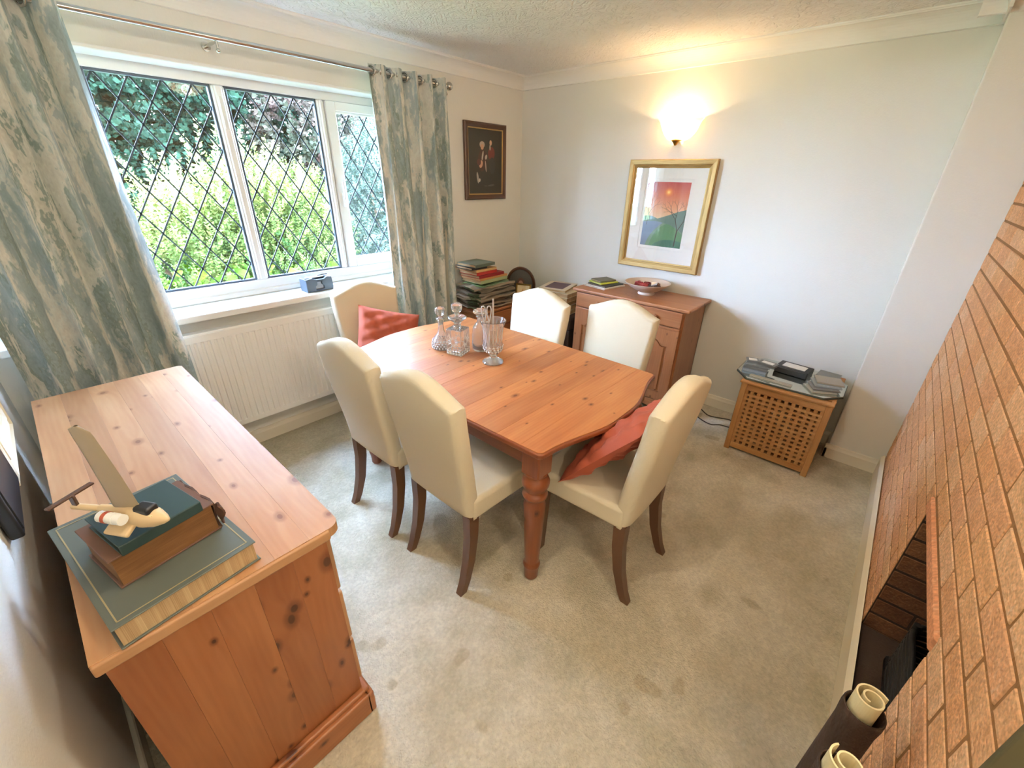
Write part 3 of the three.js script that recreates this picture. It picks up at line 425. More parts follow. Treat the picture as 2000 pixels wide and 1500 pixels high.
// ---------------------------------------------------------------- chairs: upholstered back and seat, sabre legs; local z is the way the sitter looks
function makeChair(label) {
  const t = thing('dining_chair', label, 'chair', [0, 0, 0], 0, 'cream upholstered dining chairs round the table');
  const top = (u) => 0.945 + 0.068 * Math.pow(Math.cos(clamp(Math.abs(u) / 0.2, 0, 1) * Math.PI / 2), 1.4), hw = (y) => 0.198 + 0.026 * smooth(0.4, 0.95, y);
  // back as a closed grid wrapped round an outline: front and rear skins with a soft rounded rim
  const th = 0.072, nu = 26, nv = 28, rake = (y) => -0.075 * Math.pow(smooth(0.36, 1.05, y), 0.9) * 1.12;
  const skin = (side) => grid(nu, nv, (u, v) => {
    const s = (u - 0.5) * 2, su = Math.sign(s) * (1 - Math.pow(1 - Math.abs(s), 1.6)), yt = top(su * 0.2), y = lerp(0.382, yt, 1 - Math.pow(1 - v, 1.35));
    const ex = 1 - Math.abs(su), ey = Math.min(yt - y, y - 0.382), W = hw(y), e = Math.min(ex * W, ey * 1.0), r = 0.026, k = e < r ? Math.sqrt(Math.max(0, 1 - Math.pow(1 - e / r, 2))) : 1;
    const bulge = side > 0 ? 0.010 * (1 - su * su) * Math.sin(Math.PI * clamp((y - 0.45) / 0.55)) : 0.006 * (1 - su * su);
    return [su * W * (side > 0 ? 1 : -1), y, th / 2 + rake(y) + side * ((th / 2) * (0.25 + 0.75 * k) + bulge)];
  }, (u, v) => [u * 0.42, v * 0.6]);
  // rim strip joining both skins
  const rim = grid(2, 1, () => [0, 0, 0]); const a = skin(1), b = skin(-1), pa = a.attributes.position, pb = b.attributes.position, N = nu + 1, pos = [];
  const P = (p, i, j) => [p.getX(j * N + i), p.getY(j * N + i), p.getZ(j * N + i)], loop = [];
  for (let i = 0; i < nu; i++) loop.push([i, 0]); for (let j = 0; j < nv; j++) loop.push([nu, j]); for (let i = nu; i > 0; i--) loop.push([i, nv]); for (let j = nv; j > 0; j--) loop.push([0, j]);
  for (let k = 0; k < loop.length; k++) { const [i, j] = loop[k], [i2, j2] = loop[(k + 1) % loop.length], f1 = P(pa, i, j), f2 = P(pa, i2, j2), r1 = P(pb, nu - i, j), r2 = P(pb, nu - i2, j2); pos.push(...f1, ...r1, ...f2, ...f2, ...r1, ...r2); }
  const rg = new THREE.BufferGeometry(); rg.setAttribute('position', new THREE.Float32BufferAttribute(pos, 3)); rg.computeVertexNormals();
  let bg = mergeVertices((() => { const m = merge([a, b, boxUV(rg)]); m.deleteAttribute('normal'); m.deleteAttribute('uv'); return m; })(), 0.0004); bg.computeVertexNormals(); bg = toCreasedNormals(bg, 1.1);
  part('backrest', boxUV(bg, 0), M.chairFabric, t);
  const sg = rbox(0.44, 0.105, 0.435, 0.022, 5); { const p = sg.attributes.position; for (let i = 0; i < p.count; i++) { const x = p.getX(i), y = p.getY(i), z = p.getZ(i), k = (z + 0.2175) / 0.435; p.setX(i, x * lerp(0.93, 1.02, k)); if (y > 0.02) p.setY(i, y + 0.014 * Math.cos(x / 0.22 * 1.5) * Math.cos(z / 0.24 * 1.5)); } sg.computeVertexNormals(); }
  part('seat', boxUV(sg.translate(0, 0.4345, 0.2375)), M.chairFabric, t);
  for (const s of [-1, 1]) part('leg', boxUV(loft([[s * 0.175, 0.40, 0.032, 0.044, 0.052], [s * 0.176, 0.28, 0.028, 0.041, 0.047], [s * 0.178, 0.15, 0.008, 0.038, 0.042], [s * 0.180, 0.05, -0.022, 0.034, 0.036], [s * 0.181, 0, -0.045, 0.032, 0.034]]), 1), M.darkLeg, t);
  for (const s of [-1, 1]) part('leg', boxUV(loft([[s * 0.186, 0.395, 0.415, 0.042, 0.042], [s * 0.188, 0, 0.422, 0.030, 0.030]]), 1), M.darkLeg, t);
  return t;
}
const chair = makeChair('cream dining chair, farther left of the two whose backs face the camera'); chair.position.set(1.195, 0, 2.505); chair.rotation.y = Math.PI;
copy(chair, [1.700, 0, 2.495], Math.PI, 'cream dining chair, nearer of the two whose backs face the camera');
copy(chair, [2.395, 0, 1.907], -Math.PI / 2, 'cream dining chair at the right end of the table with a terracotta cushion leaning inside');
copy(chair, [0.285, 0, 1.90], Math.PI / 2 - 0.17, 'cream dining chair at the window end of the table with a red cushion');
copy(chair, [1.235, 0, 1.262], 0, 'pale cream dining chair behind the table, left of the two before the sideboard');
copy(chair, [1.755, 0, 1.135], 0, 'pale cream dining chair behind the table, directly in front of the pine sideboard');

function cushionGeo(w, h, t, seed) {
  const q = rng(seed), p = Array.from({ length: 6 }, () => q() * 6.28);
  const sk = (s) => grid(28, 28, (u, v) => { const a = (u - 0.5) * 2, b = (v - 0.5) * 2, e = Math.pow(Math.max(0, (1 - a * a) * (1 - b * b)), 0.42), pin = 1 - 0.07 * (a * a + b * b - 2 * a * a * b * b); return [a * w / 2 * (1 - 0.05 * (1 - b * b)) * s, b * h / 2 * (1 - 0.05 * (1 - a * a)), s * (t / 2 * e + e * (0.010 * Math.sin(9 * a + 4 * b + p[0]) + 0.008 * Math.sin(14 * (a + b) + p[1]) + 0.006 * Math.sin(17 * b - 8 * a + p[2])))]; });
  const m = mergeVertices((() => { const g = merge([sk(1), sk(-1)]); g.deleteAttribute('normal'); return g; })(), 1e-5); m.computeVertexNormals(); return m;
}
{
  const c = solo('cushion', cushionGeo(0.46, 0.46, 0.105, 3), M.cushion, 'terracotta velvet cushion leaning inside the chair at the right end of the table', 'cushion', [2.212, 0.652, 1.90]);
  c.rotation.order = 'YXZ'; c.rotation.set(-0.72, -Math.PI / 2 + 0.05, 0.05);
  const d = solo('cushion', cushionGeo(0.42, 0.40, 0.13, 9), M.cushion, 'terracotta velvet cushion on the chair by the radiator', 'cushion', [0.475, 0.655, 1.89]);
  d.rotation.order = 'YXZ'; d.rotation.set(-0.42, Math.PI / 2 - 0.17, -0.33);
}

// ---------------------------------------------------------------- pine chest in the foreground
{
  const t = thing('chest_of_drawers', 'large pine chest of drawers with knotty side in the left foreground', 'chest of drawers', [0, 0, 0]);
  const X0 = 0.505, X1 = 1.985, Z0 = 3.02, Z1 = 3.512, TYC = 0.83, n = 6, dz = (Z1 - Z0) / n;
  const top = new THREE.Group(); top.name = 'top'; t.add(top);
  for (let i = 0; i < n; i++) { const z0 = Z0 + i * dz + 0.0001, z1 = Z0 + (i + 1) * dz - 0.0001; let P = [[X0, z0], [X1, z0], [X1, z1], [X0, z1]]; if (i === 0) { P = [[X0 + 0.012, z0]]; for (let k = 0; k <= 6; k++) { const a = k / 6 * Math.PI / 2; P.push([X1 - 0.03 + 0.03 * Math.sin(a), z0 + 0.03 - 0.03 * Math.cos(a)]); } P.push([X1, z1], [X0, z1], [X0, z0 + 0.012]); }
    part('plank', boxUV(slab(P, TYC - 0.028, 0.028, 0.0003, 1), 0, [R() * 1.6, R() * 0.8]), chestMats[[0, 2, 1, 0, 3, 2][i]], top); }
  part('end_moulding', boxUV(rbox(0.012, 0.030, Z1 - Z0 - 0.032, 0.0055).translate(X1 + 0.001, TYC - 0.0165, (Z0 + Z1) / 2 + 0.016), 2), chestMats[1], top);
  const BX = 1.965, BZ = 3.058; // right end: upright boards
  const bw = (3.502 - BZ) / 5; for (let i = 0; i < 5; i++) part('side_plank', bb(BX - 0.02, 0.05, BZ + i * bw + 0.0001, BX, TYC - 0.028, BZ + (i + 1) * bw - 0.0001, 0.0003, 1), chestSideMats[i % 3], t);
  part('carcass', [bb(0.535, 0.05, BZ + 0.005, 0.555, TYC - 0.028, 3.50, 0.001, 1), bb(0.555, 0.05, 3.49, BX - 0.02, TYC - 0.03, 3.50, 0.001, 0), bb(0.555, 0.11, BZ + 0.01, BX - 0.02, 0.13, 3.49, 0.001, 0), bb(0.555, TYC - 0.05, BZ, BX - 0.02, TYC - 0.03, 3.49, 0.001, 0), bb(1.245, 0.12, BZ, 1.265, TYC - 0.04, 3.49, 0.001, 1)], chestSideMats[1], t);
  part('plinth', [boxUV(rbox(1.49, 0.10, 0.03, 0.008).translate(1.256, 0.05, BZ - 0.008), 0), boxUV(rbox(0.03, 0.10, 0.46, 0.008).translate(1.986, 0.05, 3.275), 2), boxUV(rbox(0.03, 0.10, 0.46, 0.008).translate(0.525, 0.05, 3.275), 2), boxUV(rbox(0.022, 0.018, 0.45, 0.007).translate(1.976, 0.106, 3.28), 2), boxUV(rbox(1.46, 0.018, 0.022, 0.007).translate(1.255, 0.106, BZ - 0.006), 0)], chestSideMats[0], t);
  const knob = boxUV(lathe([[0.0, 0.034], [0.012, 0.032], [0.018, 0.024], [0.017, 0.016], [0.009, 0.009], [0.009, 0.0], [0, 0]], 18).rotateX(-Math.PI / 2));
  for (const [x0, x1] of [[0.562, 1.240], [1.270, 1.950]]) for (const [y0, y1] of [[0.135, 0.335], [0.350, 0.555], [0.570, 0.775]]) { const d = part('drawer', boxUV(rbox(x1 - x0, y1 - y0, 0.024, 0.006).translate((x0 + x1) / 2, (y0 + y1) / 2, BZ - 0.004), 0, [R(), R()]), chestMats[Math.floor(R() * 4)], t); for (const k of [0.25, 0.75]) { const o = part('knob', knob, chestSideMats[0], d); o.position.set(lerp(x0, x1, k), (y0 + y1) / 2, BZ - 0.016); } }
}

// ---------------------------------------------------------------- pine sideboard against the back wall
{
  const t = thing('sideboard', 'pine sideboard with two drawers and arched doors under the gold picture', 'sideboard', [0.012, 0, 0]);
  const x0 = 0.985, x1 = 1.885, zf = 0.425, yt = 0.85;
  part('top', boxUV(rbox(0.965, 0.024, 0.435, 0.008).translate(1.435, yt - 0.012, 0.228), 0), sideMats[0], t);
  part('side', bb(x1 - 0.018, 0.06, 0.02, x1, yt - 0.024, zf, 0.001, 1), sideMats[1], t); part('side', bb(x0, 0.06, 0.02, x0 + 0.018, yt - 0.024, zf, 0.001, 1), sideMats[1], t);
  part('carcass', [bb(x0, 0.06, 0.02, x1, yt - 0.03, 0.03, 0.001, 0), bb(x0 + 0.018, 0.10, 0.03, x1 - 0.018, 0.12, zf - 0.005, 0.001, 0), bb(x0 + 0.018, 0.692, 0.03, x1 - 0.018, 0.708, zf, 0.001, 0), bb(1.426, 0.1, 0.03, 1.444, yt - 0.024, zf - 0.002, 0.001, 1), bb(x0 + 0.018, yt - 0.036, 0.03, x1 - 0.018, yt - 0.024, zf, 0.001, 0)], sideMats[1], t);
  const foot = [[0, 0], [0.11, 0], [0.13, 0.02], [0.15, 0.045], [0.2, 0.052], [0.73, 0.052], [0.78, 0.045], [0.80, 0.02], [0.82, 0], [0.93, 0], [0.93, 0.095], [0, 0.095]];
  part('plinth', [boxUV(extrude(foot.map(([a, b]) => [x0 - 0.015 + a, b]), 0.022, 0.003).translate(0, 0, zf - 0.004), 0), bb(x1 - 0.008, 0, 0.02, x1 + 0.015, 0.095, zf + 0.015, 0.003, 2), bb(x0 - 0.015, 0, 0.02, x0 + 0.008, 0.095, zf + 0.015, 0.003, 2), boxUV(rbox(0.935, 0.014, 0.018, 0.005).translate(1.435, 0.102, zf + 0.004), 0)], sideMats[2], t);
  const knob = boxUV(lathe([[0.0, 0.036], [0.012, 0.034], [0.019, 0.026], [0.018, 0.018], [0.009, 0.010], [0.010, 0.0], [0, 0]], 20).rotateX(Math.PI / 2));
  for (const [a, b, h] of [[x0 + 0.014, 1.428, 0.10], [1.442, x1 - 0.014, 0.88]]) {
    const d = part('drawer', boxUV(rbox(b - a, 0.112, 0.022, 0.005).translate((a + b) / 2, 0.764, zf + 0.006), 0, [R(), R()]), sideMats[0], t); const k = part('knob', knob, sideMats[1], d); k.position.set((a + b) / 2 + (h > 0.5 ? 0.025 : 0), 0.766, zf + 0.016);
    const D = new THREE.Group(); D.name = 'door'; t.add(D); const w = b - a, y0 = 0.118, y1 = 0.692, s = 0.068, X = [a + s, b - s], arch = [];
    for (let i = 0; i <= 16; i++) { const k2 = i / 16; arch.push([lerp(X[1], X[0], k2), y1 - 0.135 + 0.062 * Math.pow(Math.sin(Math.PI * clamp((k2 - 0.12) / 0.76)), 0.7)]); }
    const hole = [[X[0], y0 + s], [X[1], y0 + s], ...arch];
    part('door_frame', boxUV(extrude([[a, y0], [b, y0], [b, y1], [a, y1]], 0.022, 0.003, [hole]).translate(0, 0, zf - 0.004), 1, [R(), R()]), sideMats[0], D);
    const inner = hole.map(([x, y]) => [lerp(x, (a + b) / 2, 0.16), lerp(y, 0.39, 0.055)]);
    part('door_panel', [bb(X[0] - 0.01, y0 + s - 0.01, zf - 0.006, X[1] + 0.01, y1 - 0.066, zf + 0.002, 0.0005, 1), boxUV(extrude(inner, 0.014, 0.005).translate(0, 0, zf - 0.002), 1, [R(), R()])], sideMats[2], D);
    part('door_lip', boxUV(rbox(w, 0.016, 0.012, 0.004).translate((a + b) / 2, y1 + 0.002, zf + 0.018), 0), sideMats[2], D);
    const kk = part('knob', knob, sideMats[1], D); kk.position.set(h < 0.5 ? b - 0.035 : a + 0.035, 0.45, zf + 0.018);
  }
}

// ---------------------------------------------------------------- low units in the corner
{
  const t = thing('low_cabinet', 'low pine cabinet along the window wall under the heap of newspapers and books', 'cabinet', [0, 0, 0]);
  part('top', boxUV(rbox(0.36, 0.022, 0.53, 0.007).translate(0.205, 0.594, 0.675), 2), sideMats[0], t);
  part('carcass', [bb(0.035, 0.05, 0.42, 0.365, 0.583, 0.438, 0.001, 1), bb(0.035, 0.05, 0.912, 0.365, 0.583, 0.93, 0.001, 1), bb(0.03, 0.05, 0.438, 0.04, 0.583, 0.912, 0.001, 1), bb(0.04, 0.07, 0.438, 0.36, 0.09, 0.912, 0.001, 2), bb(0.04, 0.43, 0.438, 0.36, 0.445, 0.912, 0.001, 2)], sideMats[1], t);
  const knob = boxUV(lathe([[0.0, 0.03], [0.012, 0.028], [0.016, 0.02], [0.008, 0.01], [0.008, 0.0], [0, 0]], 16).rotateZ(-Math.PI / 2));
  const d = part('drawer', boxUV(rbox(0.02, 0.125, 0.465, 0.005).translate(0.370, 0.512, 0.675), 2), sideMats[2], t); part('knob', knob, sideMats[1], d).position.set(0.38, 0.51, 0.675);
  for (const z of [0.557, 0.793]) { const o = part('door', [boxUV(rbox(0.02, 0.34, 0.23, 0.004).translate(0.368, 0.265, z), 1), boxUV(rbox(0.012, 0.22, 0.13, 0.004).translate(0.376, 0.265, z), 1)], sideMats[0], t); part('knob', knob, sideMats[1], o).position.set(0.378, 0.3, z + (z < 0.67 ? 0.09 : -0.09)); }
  part('plinth', [bb(0.035, 0, 0.425, 0.36, 0.06, 0.925, 0.002, 2)], sideMats[1], t);
}
{
  const t = thing('trunk', 'low dark brown trunk in the corner under the box of papers', 'trunk', [0, 0, 0]); const dk = phys({ color: css('#3a2a20'), roughness: 0.6 });
  part('body', boxUV(rbox(0.86, 0.44, 0.32, 0.012).translate(0.48, 0.22, 0.205)), dk, t); part('lid', boxUV(rbox(0.88, 0.11, 0.345, 0.02).translate(0.48, 0.497, 0.208)), dk, t);
  for (const x of [0.25, 0.7]) part('clasp', bb(x - 0.02, 0.40, 0.364, x + 0.02, 0.48, 0.386, 0.003), M.brass, t);
  for (const x of [0.06, 0.90]) for (const z of [0.06, 0.35]) part('corner', boxUV(rbox(0.03, 0.03, 0.03, 0.006).translate(x, 0.015, z)), M.brass, t);
}

// ---------------------------------------------------------------- lattice storage table
{
  const t = thing('lattice_table', 'square wooden lattice side table in the alcove under the mirrored tray', 'side table', [0, 0, 0]);
  const x0 = 2.372, x1 = 2.862, z0 = 0.065, z1 = 0.553, yt = 0.497, p = 0.034;
  for (const x of [x0, x1 - p]) for (const z of [z0, z1 - p]) part('leg', bb(x, 0, z, x + p, yt, z + p, 0.003, 1), beech, t);
  for (const z of [z0 + 0.006, z1 - 0.03]) { part('rail', bb(x0 + p, yt - 0.045, z, x1 - p, yt, z + 0.024, 0.002, 0), beech, t); part('rail', bb(x0 + p, 0.02, z, x1 - p, 0.06, z + 0.024, 0.002, 0), beech, t); }
  for (const x of [x0 + 0.006, x1 - 0.03]) { part('rail', bb(x, yt - 0.045, z0 + p, x + 0.024, yt, z1 - p, 0.002, 2), beech, t); part('rail', bb(x, 0.02, z0 + p, x + 0.024, 0.06, z1 - p, 0.002, 2), beech, t); }
  const nx = 11, ny = 13, wx = (x1 - x0 - 2 * p) / nx, wy = (yt - 0.105) / ny, sv = 0.0205, sh = 0.0155;
  for (let i = 1; i < nx; i++) { const x = x0 + p + i * wx; part('slat', bb(x - sv / 2, 0.06, z1 - 0.016, x + sv / 2, yt - 0.045, z1 - 0.008, 0.001, 1), beech, t); }
  for (const x of [x0 + p + 0.008, x1 - p - 0.008]) part('slat', bb(x - 0.009, 0.06, z1 - 0.016, x + 0.009, yt - 0.045, z1 - 0.008, 0.001, 1), beech, t);
  for (let j = 1; j < ny; j++) { const y = 0.06 + j * wy; part('slat', bb(x0 + p - 0.004, y - sh / 2, z1 - 0.024, x1 - p + 0.004, y + sh / 2, z1 - 0.0072, 0.001, 0), beech, t); }
  const rest = []; for (const s of [0, 1, 2]) { for (let i = 1; i < nx; i++) { const q = i / nx; if (s === 0) rest.push(bb(lerp(x0 + p, x1 - p, q) - sv / 2, 0.06, z0 + 0.006, lerp(x0 + p, x1 - p, q) + sv / 2, yt - 0.045, z0 + 0.014, 0)); else { const x = s === 1 ? x0 + 0.006 : x1 - 0.014; rest.push(bb(x, 0.06, lerp(z0 + p, z1 - p, q) - sv / 2, x + 0.008, yt - 0.045, lerp(z0 + p, z1 - p, q) + sv / 2, 0)); } } for (let j = 1; j < ny; j++) { const y = 0.06 + j * wy; if (s === 0) rest.push(bb(x0 + p, y - sh / 2, z0 + 0.014, x1 - p, y + sh / 2, z0 + 0.022, 0)); else { const x = s === 1 ? x0 + 0.014 : x1 - 0.022; rest.push(bb(x, y - sh / 2, z0 + p, x + 0.008, y + sh / 2, z1 - p, 0)); } } }
  part('side_lattice', rest, beech, t).userData.kind = 'stuff';
  part('floor_board', bb(x0 + 0.02, 0.02, z0 + 0.02, x1 - 0.02, 0.03, z1 - 0.02, 0.001), beech, t);
  // lid with a row of slots near its front edge
  const lid = part('lid', [bb(x0 - 0.008, yt, z0 - 0.005, x1 + 0.002, yt + 0.018, z1 - 0.062, 0.003, 0), boxUV(rbox(x1 - x0 + 0.012, 0.018, 0.045, 0.006).translate((x0 + x1) / 2 - 0.003, yt + 0.009, z1 - 0.012), 0)], beech, t);
  for (let i = 0; i <= 11; i++) part('slat', bb(x0 + 0.004 + i * 0.0425, yt + 0.001, z1 - 0.066, x0 + 0.026 + i * 0.0425, yt + 0.0165, z1 - 0.03, 0.001, 2), beech, t);
}
// ---------------------------------------------------------------- pictures
function frameGeo(w, h, fw, d, prof) { // mitred moulding round a w x h opening's outside, facing +z, back at z=0; prof: [[across 0..1, height]...]
  const pos = [], c = [[-w / 2, -h / 2], [w / 2, -h / 2], [w / 2, h / 2], [-w / 2, h / 2]], inn = (k, t) => [c[k][0] - Math.sign(c[k][0]) * fw * t, c[k][1] - Math.sign(c[k][1]) * fw * t], bars = [];
  for (let k = 0; k < 4; k++) { const pos = []; const n = (k + 1) % 4; for (let i = 0; i + 1 < prof.length; i++) { const [t0, z0] = prof[i], [t1, z1] = prof[i + 1], A = [...inn(k, t0), z0], B = [...inn(n, t0), z0], C = [...inn(n, t1), z1], D = [...inn(k, t1), z1]; pos.push(...A, ...B, ...C, ...A, ...C, ...D); } const g = new THREE.BufferGeometry(); g.setAttribute('position', new THREE.Float32BufferAttribute(pos, 3)); g.computeVertexNormals(); bars.push(boxUV(g, k % 2 ? 1 : 0)); }
  return bars;
}
function artPlane(w, h, z) { return new THREE.PlaneGeometry(w, h).translate(0, 0, z); }
{
  const t = thing('landscape_picture', 'gold framed landscape print with a red sunset sky above the sideboard', 'picture', [1.452, 1.397, 0.004]);
  const w = 0.652, h = 0.775;
  for (const b of frameGeo(w, h, 0.056, 0.03, [[0, 0], [0, 0.030], [0.08, 0.034], [0.55, 0.032], [0.80, 0.026], [0.82, 0.018], [1, 0.015], [1, 0.004]])) part('frame_bar', b, M.gold, t);
  part('backing', boxUV(new THREE.BoxGeometry(w - 0.02, h - 0.02, 0.004).translate(0, 0, 0.004)), M.mahogany, t);
  const iw = 0.325, ih = 0.455, mount = shapeOf([[-0.28, -0.345], [0.28, -0.345], [0.28, 0.345], [-0.28, 0.345]], [[[-iw / 2 - 0.022, -ih / 2 - 0.022 + 0.012], [iw / 2 + 0.022, -ih / 2 - 0.022 + 0.012], [iw / 2 + 0.022, ih / 2 + 0.022 + 0.012], [-iw / 2 - 0.022, ih / 2 + 0.022 + 0.012]].reverse()]);
  part('mount', boxUV(new THREE.ExtrudeGeometry(mount, { depth: 0.0025, bevelEnabled: true, bevelSize: 0.001, bevelThickness: 0.001, bevelSegments: 1 }).translate(0, 0, 0.0075)), M.mount, t);
  part('inner_mount', boxUV(new THREE.BoxGeometry(0.44, 0.56, 0.001).translate(0, 0.012, 0.0066)), M.mount, t);
  const art = canvasTex(512, 768, (g, W, H) => {
    let q = g.createLinearGradient(0, 0, 0, H * 0.56); q.addColorStop(0, '#b4504a'); q.addColorStop(0.35, '#d07a5c'); q.addColorStop(0.75, '#e6ac84'); q.addColorStop(1, '#e9c9a0'); g.fillStyle = q; g.fillRect(0, 0, W, H * 0.6);
    q = g.createRadialGradient(W * 0.52, H * 0.15, 4, W * 0.52, H * 0.15, 70); q.addColorStop(0, '#ffe08a'); q.addColorStop(0.35, 'rgba(240,160,80,0.8)'); q.addColorStop(1, 'rgba(220,110,70,0)'); g.fillStyle = q; g.fillRect(0, 0, W, H * 0.5);
    g.fillStyle = '#728a7c'; g.beginPath(); g.moveTo(0, H * 0.53); g.quadraticCurveTo(W * 0.18, H * 0.50, W * 0.34, H * 0.56); g.quadraticCurveTo(W * 0.6, H * 0.50, W * 0.8, H * 0.44); g.lineTo(W, H * 0.40); g.lineTo(W, H); g.lineTo(0, H); g.fill();
    g.fillStyle = '#7f9a80'; g.beginPath(); g.moveTo(0, H * 0.60); g.quadraticCurveTo(W * 0.5, H * 0.56, W, H * 0.76); g.lineTo(W, H); g.lineTo(0, H); g.fill();
    g.fillStyle = '#8494ac'; g.beginPath(); g.moveTo(0, H * 0.62); g.quadraticCurveTo(W * 0.3, H * 0.58, W * 0.5, H * 0.62); g.quadraticCurveTo(W * 0.2, H * 0.76, W * 0.12, H); g.lineTo(0, H); g.fill();
    g.fillStyle = '#6a9468'; g.beginPath(); g.moveTo(W * 0.22, H); g.quadraticCurveTo(W * 0.30, H * 0.70, W * 0.60, H * 0.63); g.quadraticCurveTo(W * 0.85, H * 0.68, W, H * 0.80); g.lineTo(W, H); g.fill();
    g.fillStyle = '#54806a'; g.beginPath(); g.moveTo(W * 0.3, H); g.quadraticCurveTo(W * 0.5, H * 0.83, W, H * 0.9); g.lineTo(W, H); g.fill();
    g.strokeStyle = '#47392f'; g.lineCap = 'round'; const br = (x, y, a, l, w, n) => { const X = x + Math.cos(a) * l, Y = y + Math.sin(a) * l; g.lineWidth = w; g.beginPath(); g.moveTo(x, y); g.lineTo(X, Y); g.stroke(); if (n > 0) { br(X, Y, a - 0.35, l * 0.74, w * 0.65, n - 1); br(X, Y, a + 0.42, l * 0.66, w * 0.6, n - 1); } };
    br(W * 0.84, H * 0.97, -1.52, H * 0.24, 13, 5); br(W * 0.80, H * 0.5, -2.6, H * 0.09, 5, 3); br(W * 0.09, H * 0.66, -1.5, H * 0.17, 6, 5);
  });
  part('print', artPlane(iw, ih, 0.0078).translate(0, 0.012, 0), std({ map: art, roughness: 0.8 }), t);
  part('glazing', boxUV(new THREE.BoxGeometry(w - 0.112, h - 0.112, 0.0015).translate(0, 0, 0.0135)), M.pane, t);
}
{
  const t = thing('portrait_picture', 'dark old painting of two figures in a brown frame between the curtain and the corner', 'picture', [0.004, 1.758, 0.48], Math.PI / 2);
  const w = 0.49, h = 0.575; for (const b of frameGeo(w, h, 0.04, 0.022, [[0, 0], [0, 0.018], [0.2, 0.024], [0.6, 0.020], [0.85, 0.014], [1, 0.013], [1, 0.006]])) part('frame_bar', b, M.mahogany, t);
  part('slip', frameGeo(w - 0.078, h - 0.078, 0.008, 0.01, [[0, 0.006], [0, 0.014], [1, 0.010], [1, 0.006]]), M.gold, t);
  const art = canvasTex(384, 512, (g, W, H) => {
    g.fillStyle = '#3a352b'; g.fillRect(0, 0, W, H); const q = g.createRadialGradient(W * 0.5, H * 0.4, 10, W * 0.5, H * 0.4, W * 0.7); q.addColorStop(0, 'rgba(84,76,60,0.5)'); q.addColorStop(1, 'rgba(30,28,22,0)'); g.fillStyle = q; g.fillRect(0, 0, W, H);
    const e = (c, x, y, a, b, r = 0) => { g.fillStyle = c; g.beginPath(); g.ellipse(x * W, y * H, a * W, b * H, r, 0, 6.3); g.fill(); };
    e('#4b3428', 0.40, 0.47, 0.13, 0.17, 0.1); e('#b39f8c', 0.40, 0.235, 0.075, 0.05); e('#c79878', 0.40, 0.27, 0.045, 0.042); e('#b9ab98', 0.41, 0.40, 0.022, 0.075, 0.2); e('#c79878', 0.36, 0.53, 0.05, 0.06, 0.3); e('#5d3a30', 0.30, 0.50, 0.06, 0.05); e('#b5a796', 0.51, 0.42, 0.03, 0.04, 0.3); e('#b59a86', 0.50, 0.56, 0.016, 0.09, -0.1);
    e('#a39a88', 0.26, 0.74, 0.028, 0.09, -0.15); e('#beb3a0', 0.31, 0.78, 0.03, 0.03, 0.4); e('#c9a284', 0.65, 0.20, 0.035, 0.04); e('#74372c', 0.67, 0.36, 0.10, 0.10, 0.1); e('#b0a490', 0.63, 0.27, 0.02, 0.045); e('#3c3a34', 0.69, 0.55, 0.09, 0.13); e('#57544a', 0.66, 0.86, 0.10, 0.015, -0.1); e('#4a463c', 0.50, 0.87, 0.06, 0.012);
  });
  part('canvas', artPlane(w - 0.085, h - 0.085, 0.0085), phys({ map: art, roughness: 0.45 }), t);
  part('backing', boxUV(new THREE.BoxGeometry(w - 0.02, h - 0.02, 0.006).translate(0, 0, 0.004)), M.mahogany, t);
}
{ // the near wall, seen almost edge-on beyond the chest
  const t = thing('moulded_picture', 'pale layered picture frame on the near wall above the chest, seen almost edge-on', 'picture', [0.86, 1.26, ZN - 0.003], Math.PI);
  const w = 0.48, h = 0.94; for (const b of frameGeo(w, h, 0.12, 0.03, [[0, 0], [0, 0.022], [0.2, 0.028], [0.22, 0.020], [0.5, 0.018], [0.52, 0.026], [0.78, 0.022], [0.8, 0.012], [1, 0.010], [1, 0.004]])) part('frame_bar', b, M.cream, t);
  part('canvas', artPlane(w - 0.22, h - 0.22, 0.006), std({ color: css('#6a6a58') }), t); part('backing', boxUV(new THREE.BoxGeometry(w - 0.02, h - 0.02, 0.004).translate(0, 0, 0.003)), M.mahogany, t);
  const d = thing('dark_picture', 'flat dark screen-like picture on the near wall at the left edge of the photo', 'picture', [1.285, 1.20, ZN - 0.003], Math.PI);
  part('panel', boxUV(rbox(0.32, 0.76, 0.026, 0.006).translate(0, 0, 0.015)), M.black, d); part('face', boxUV(rbox(0.29, 0.73, 0.004, 0.0015).translate(0, 0, 0.029)), phys({ color: css('#20262a'), roughness: 0.3 }), d);
}
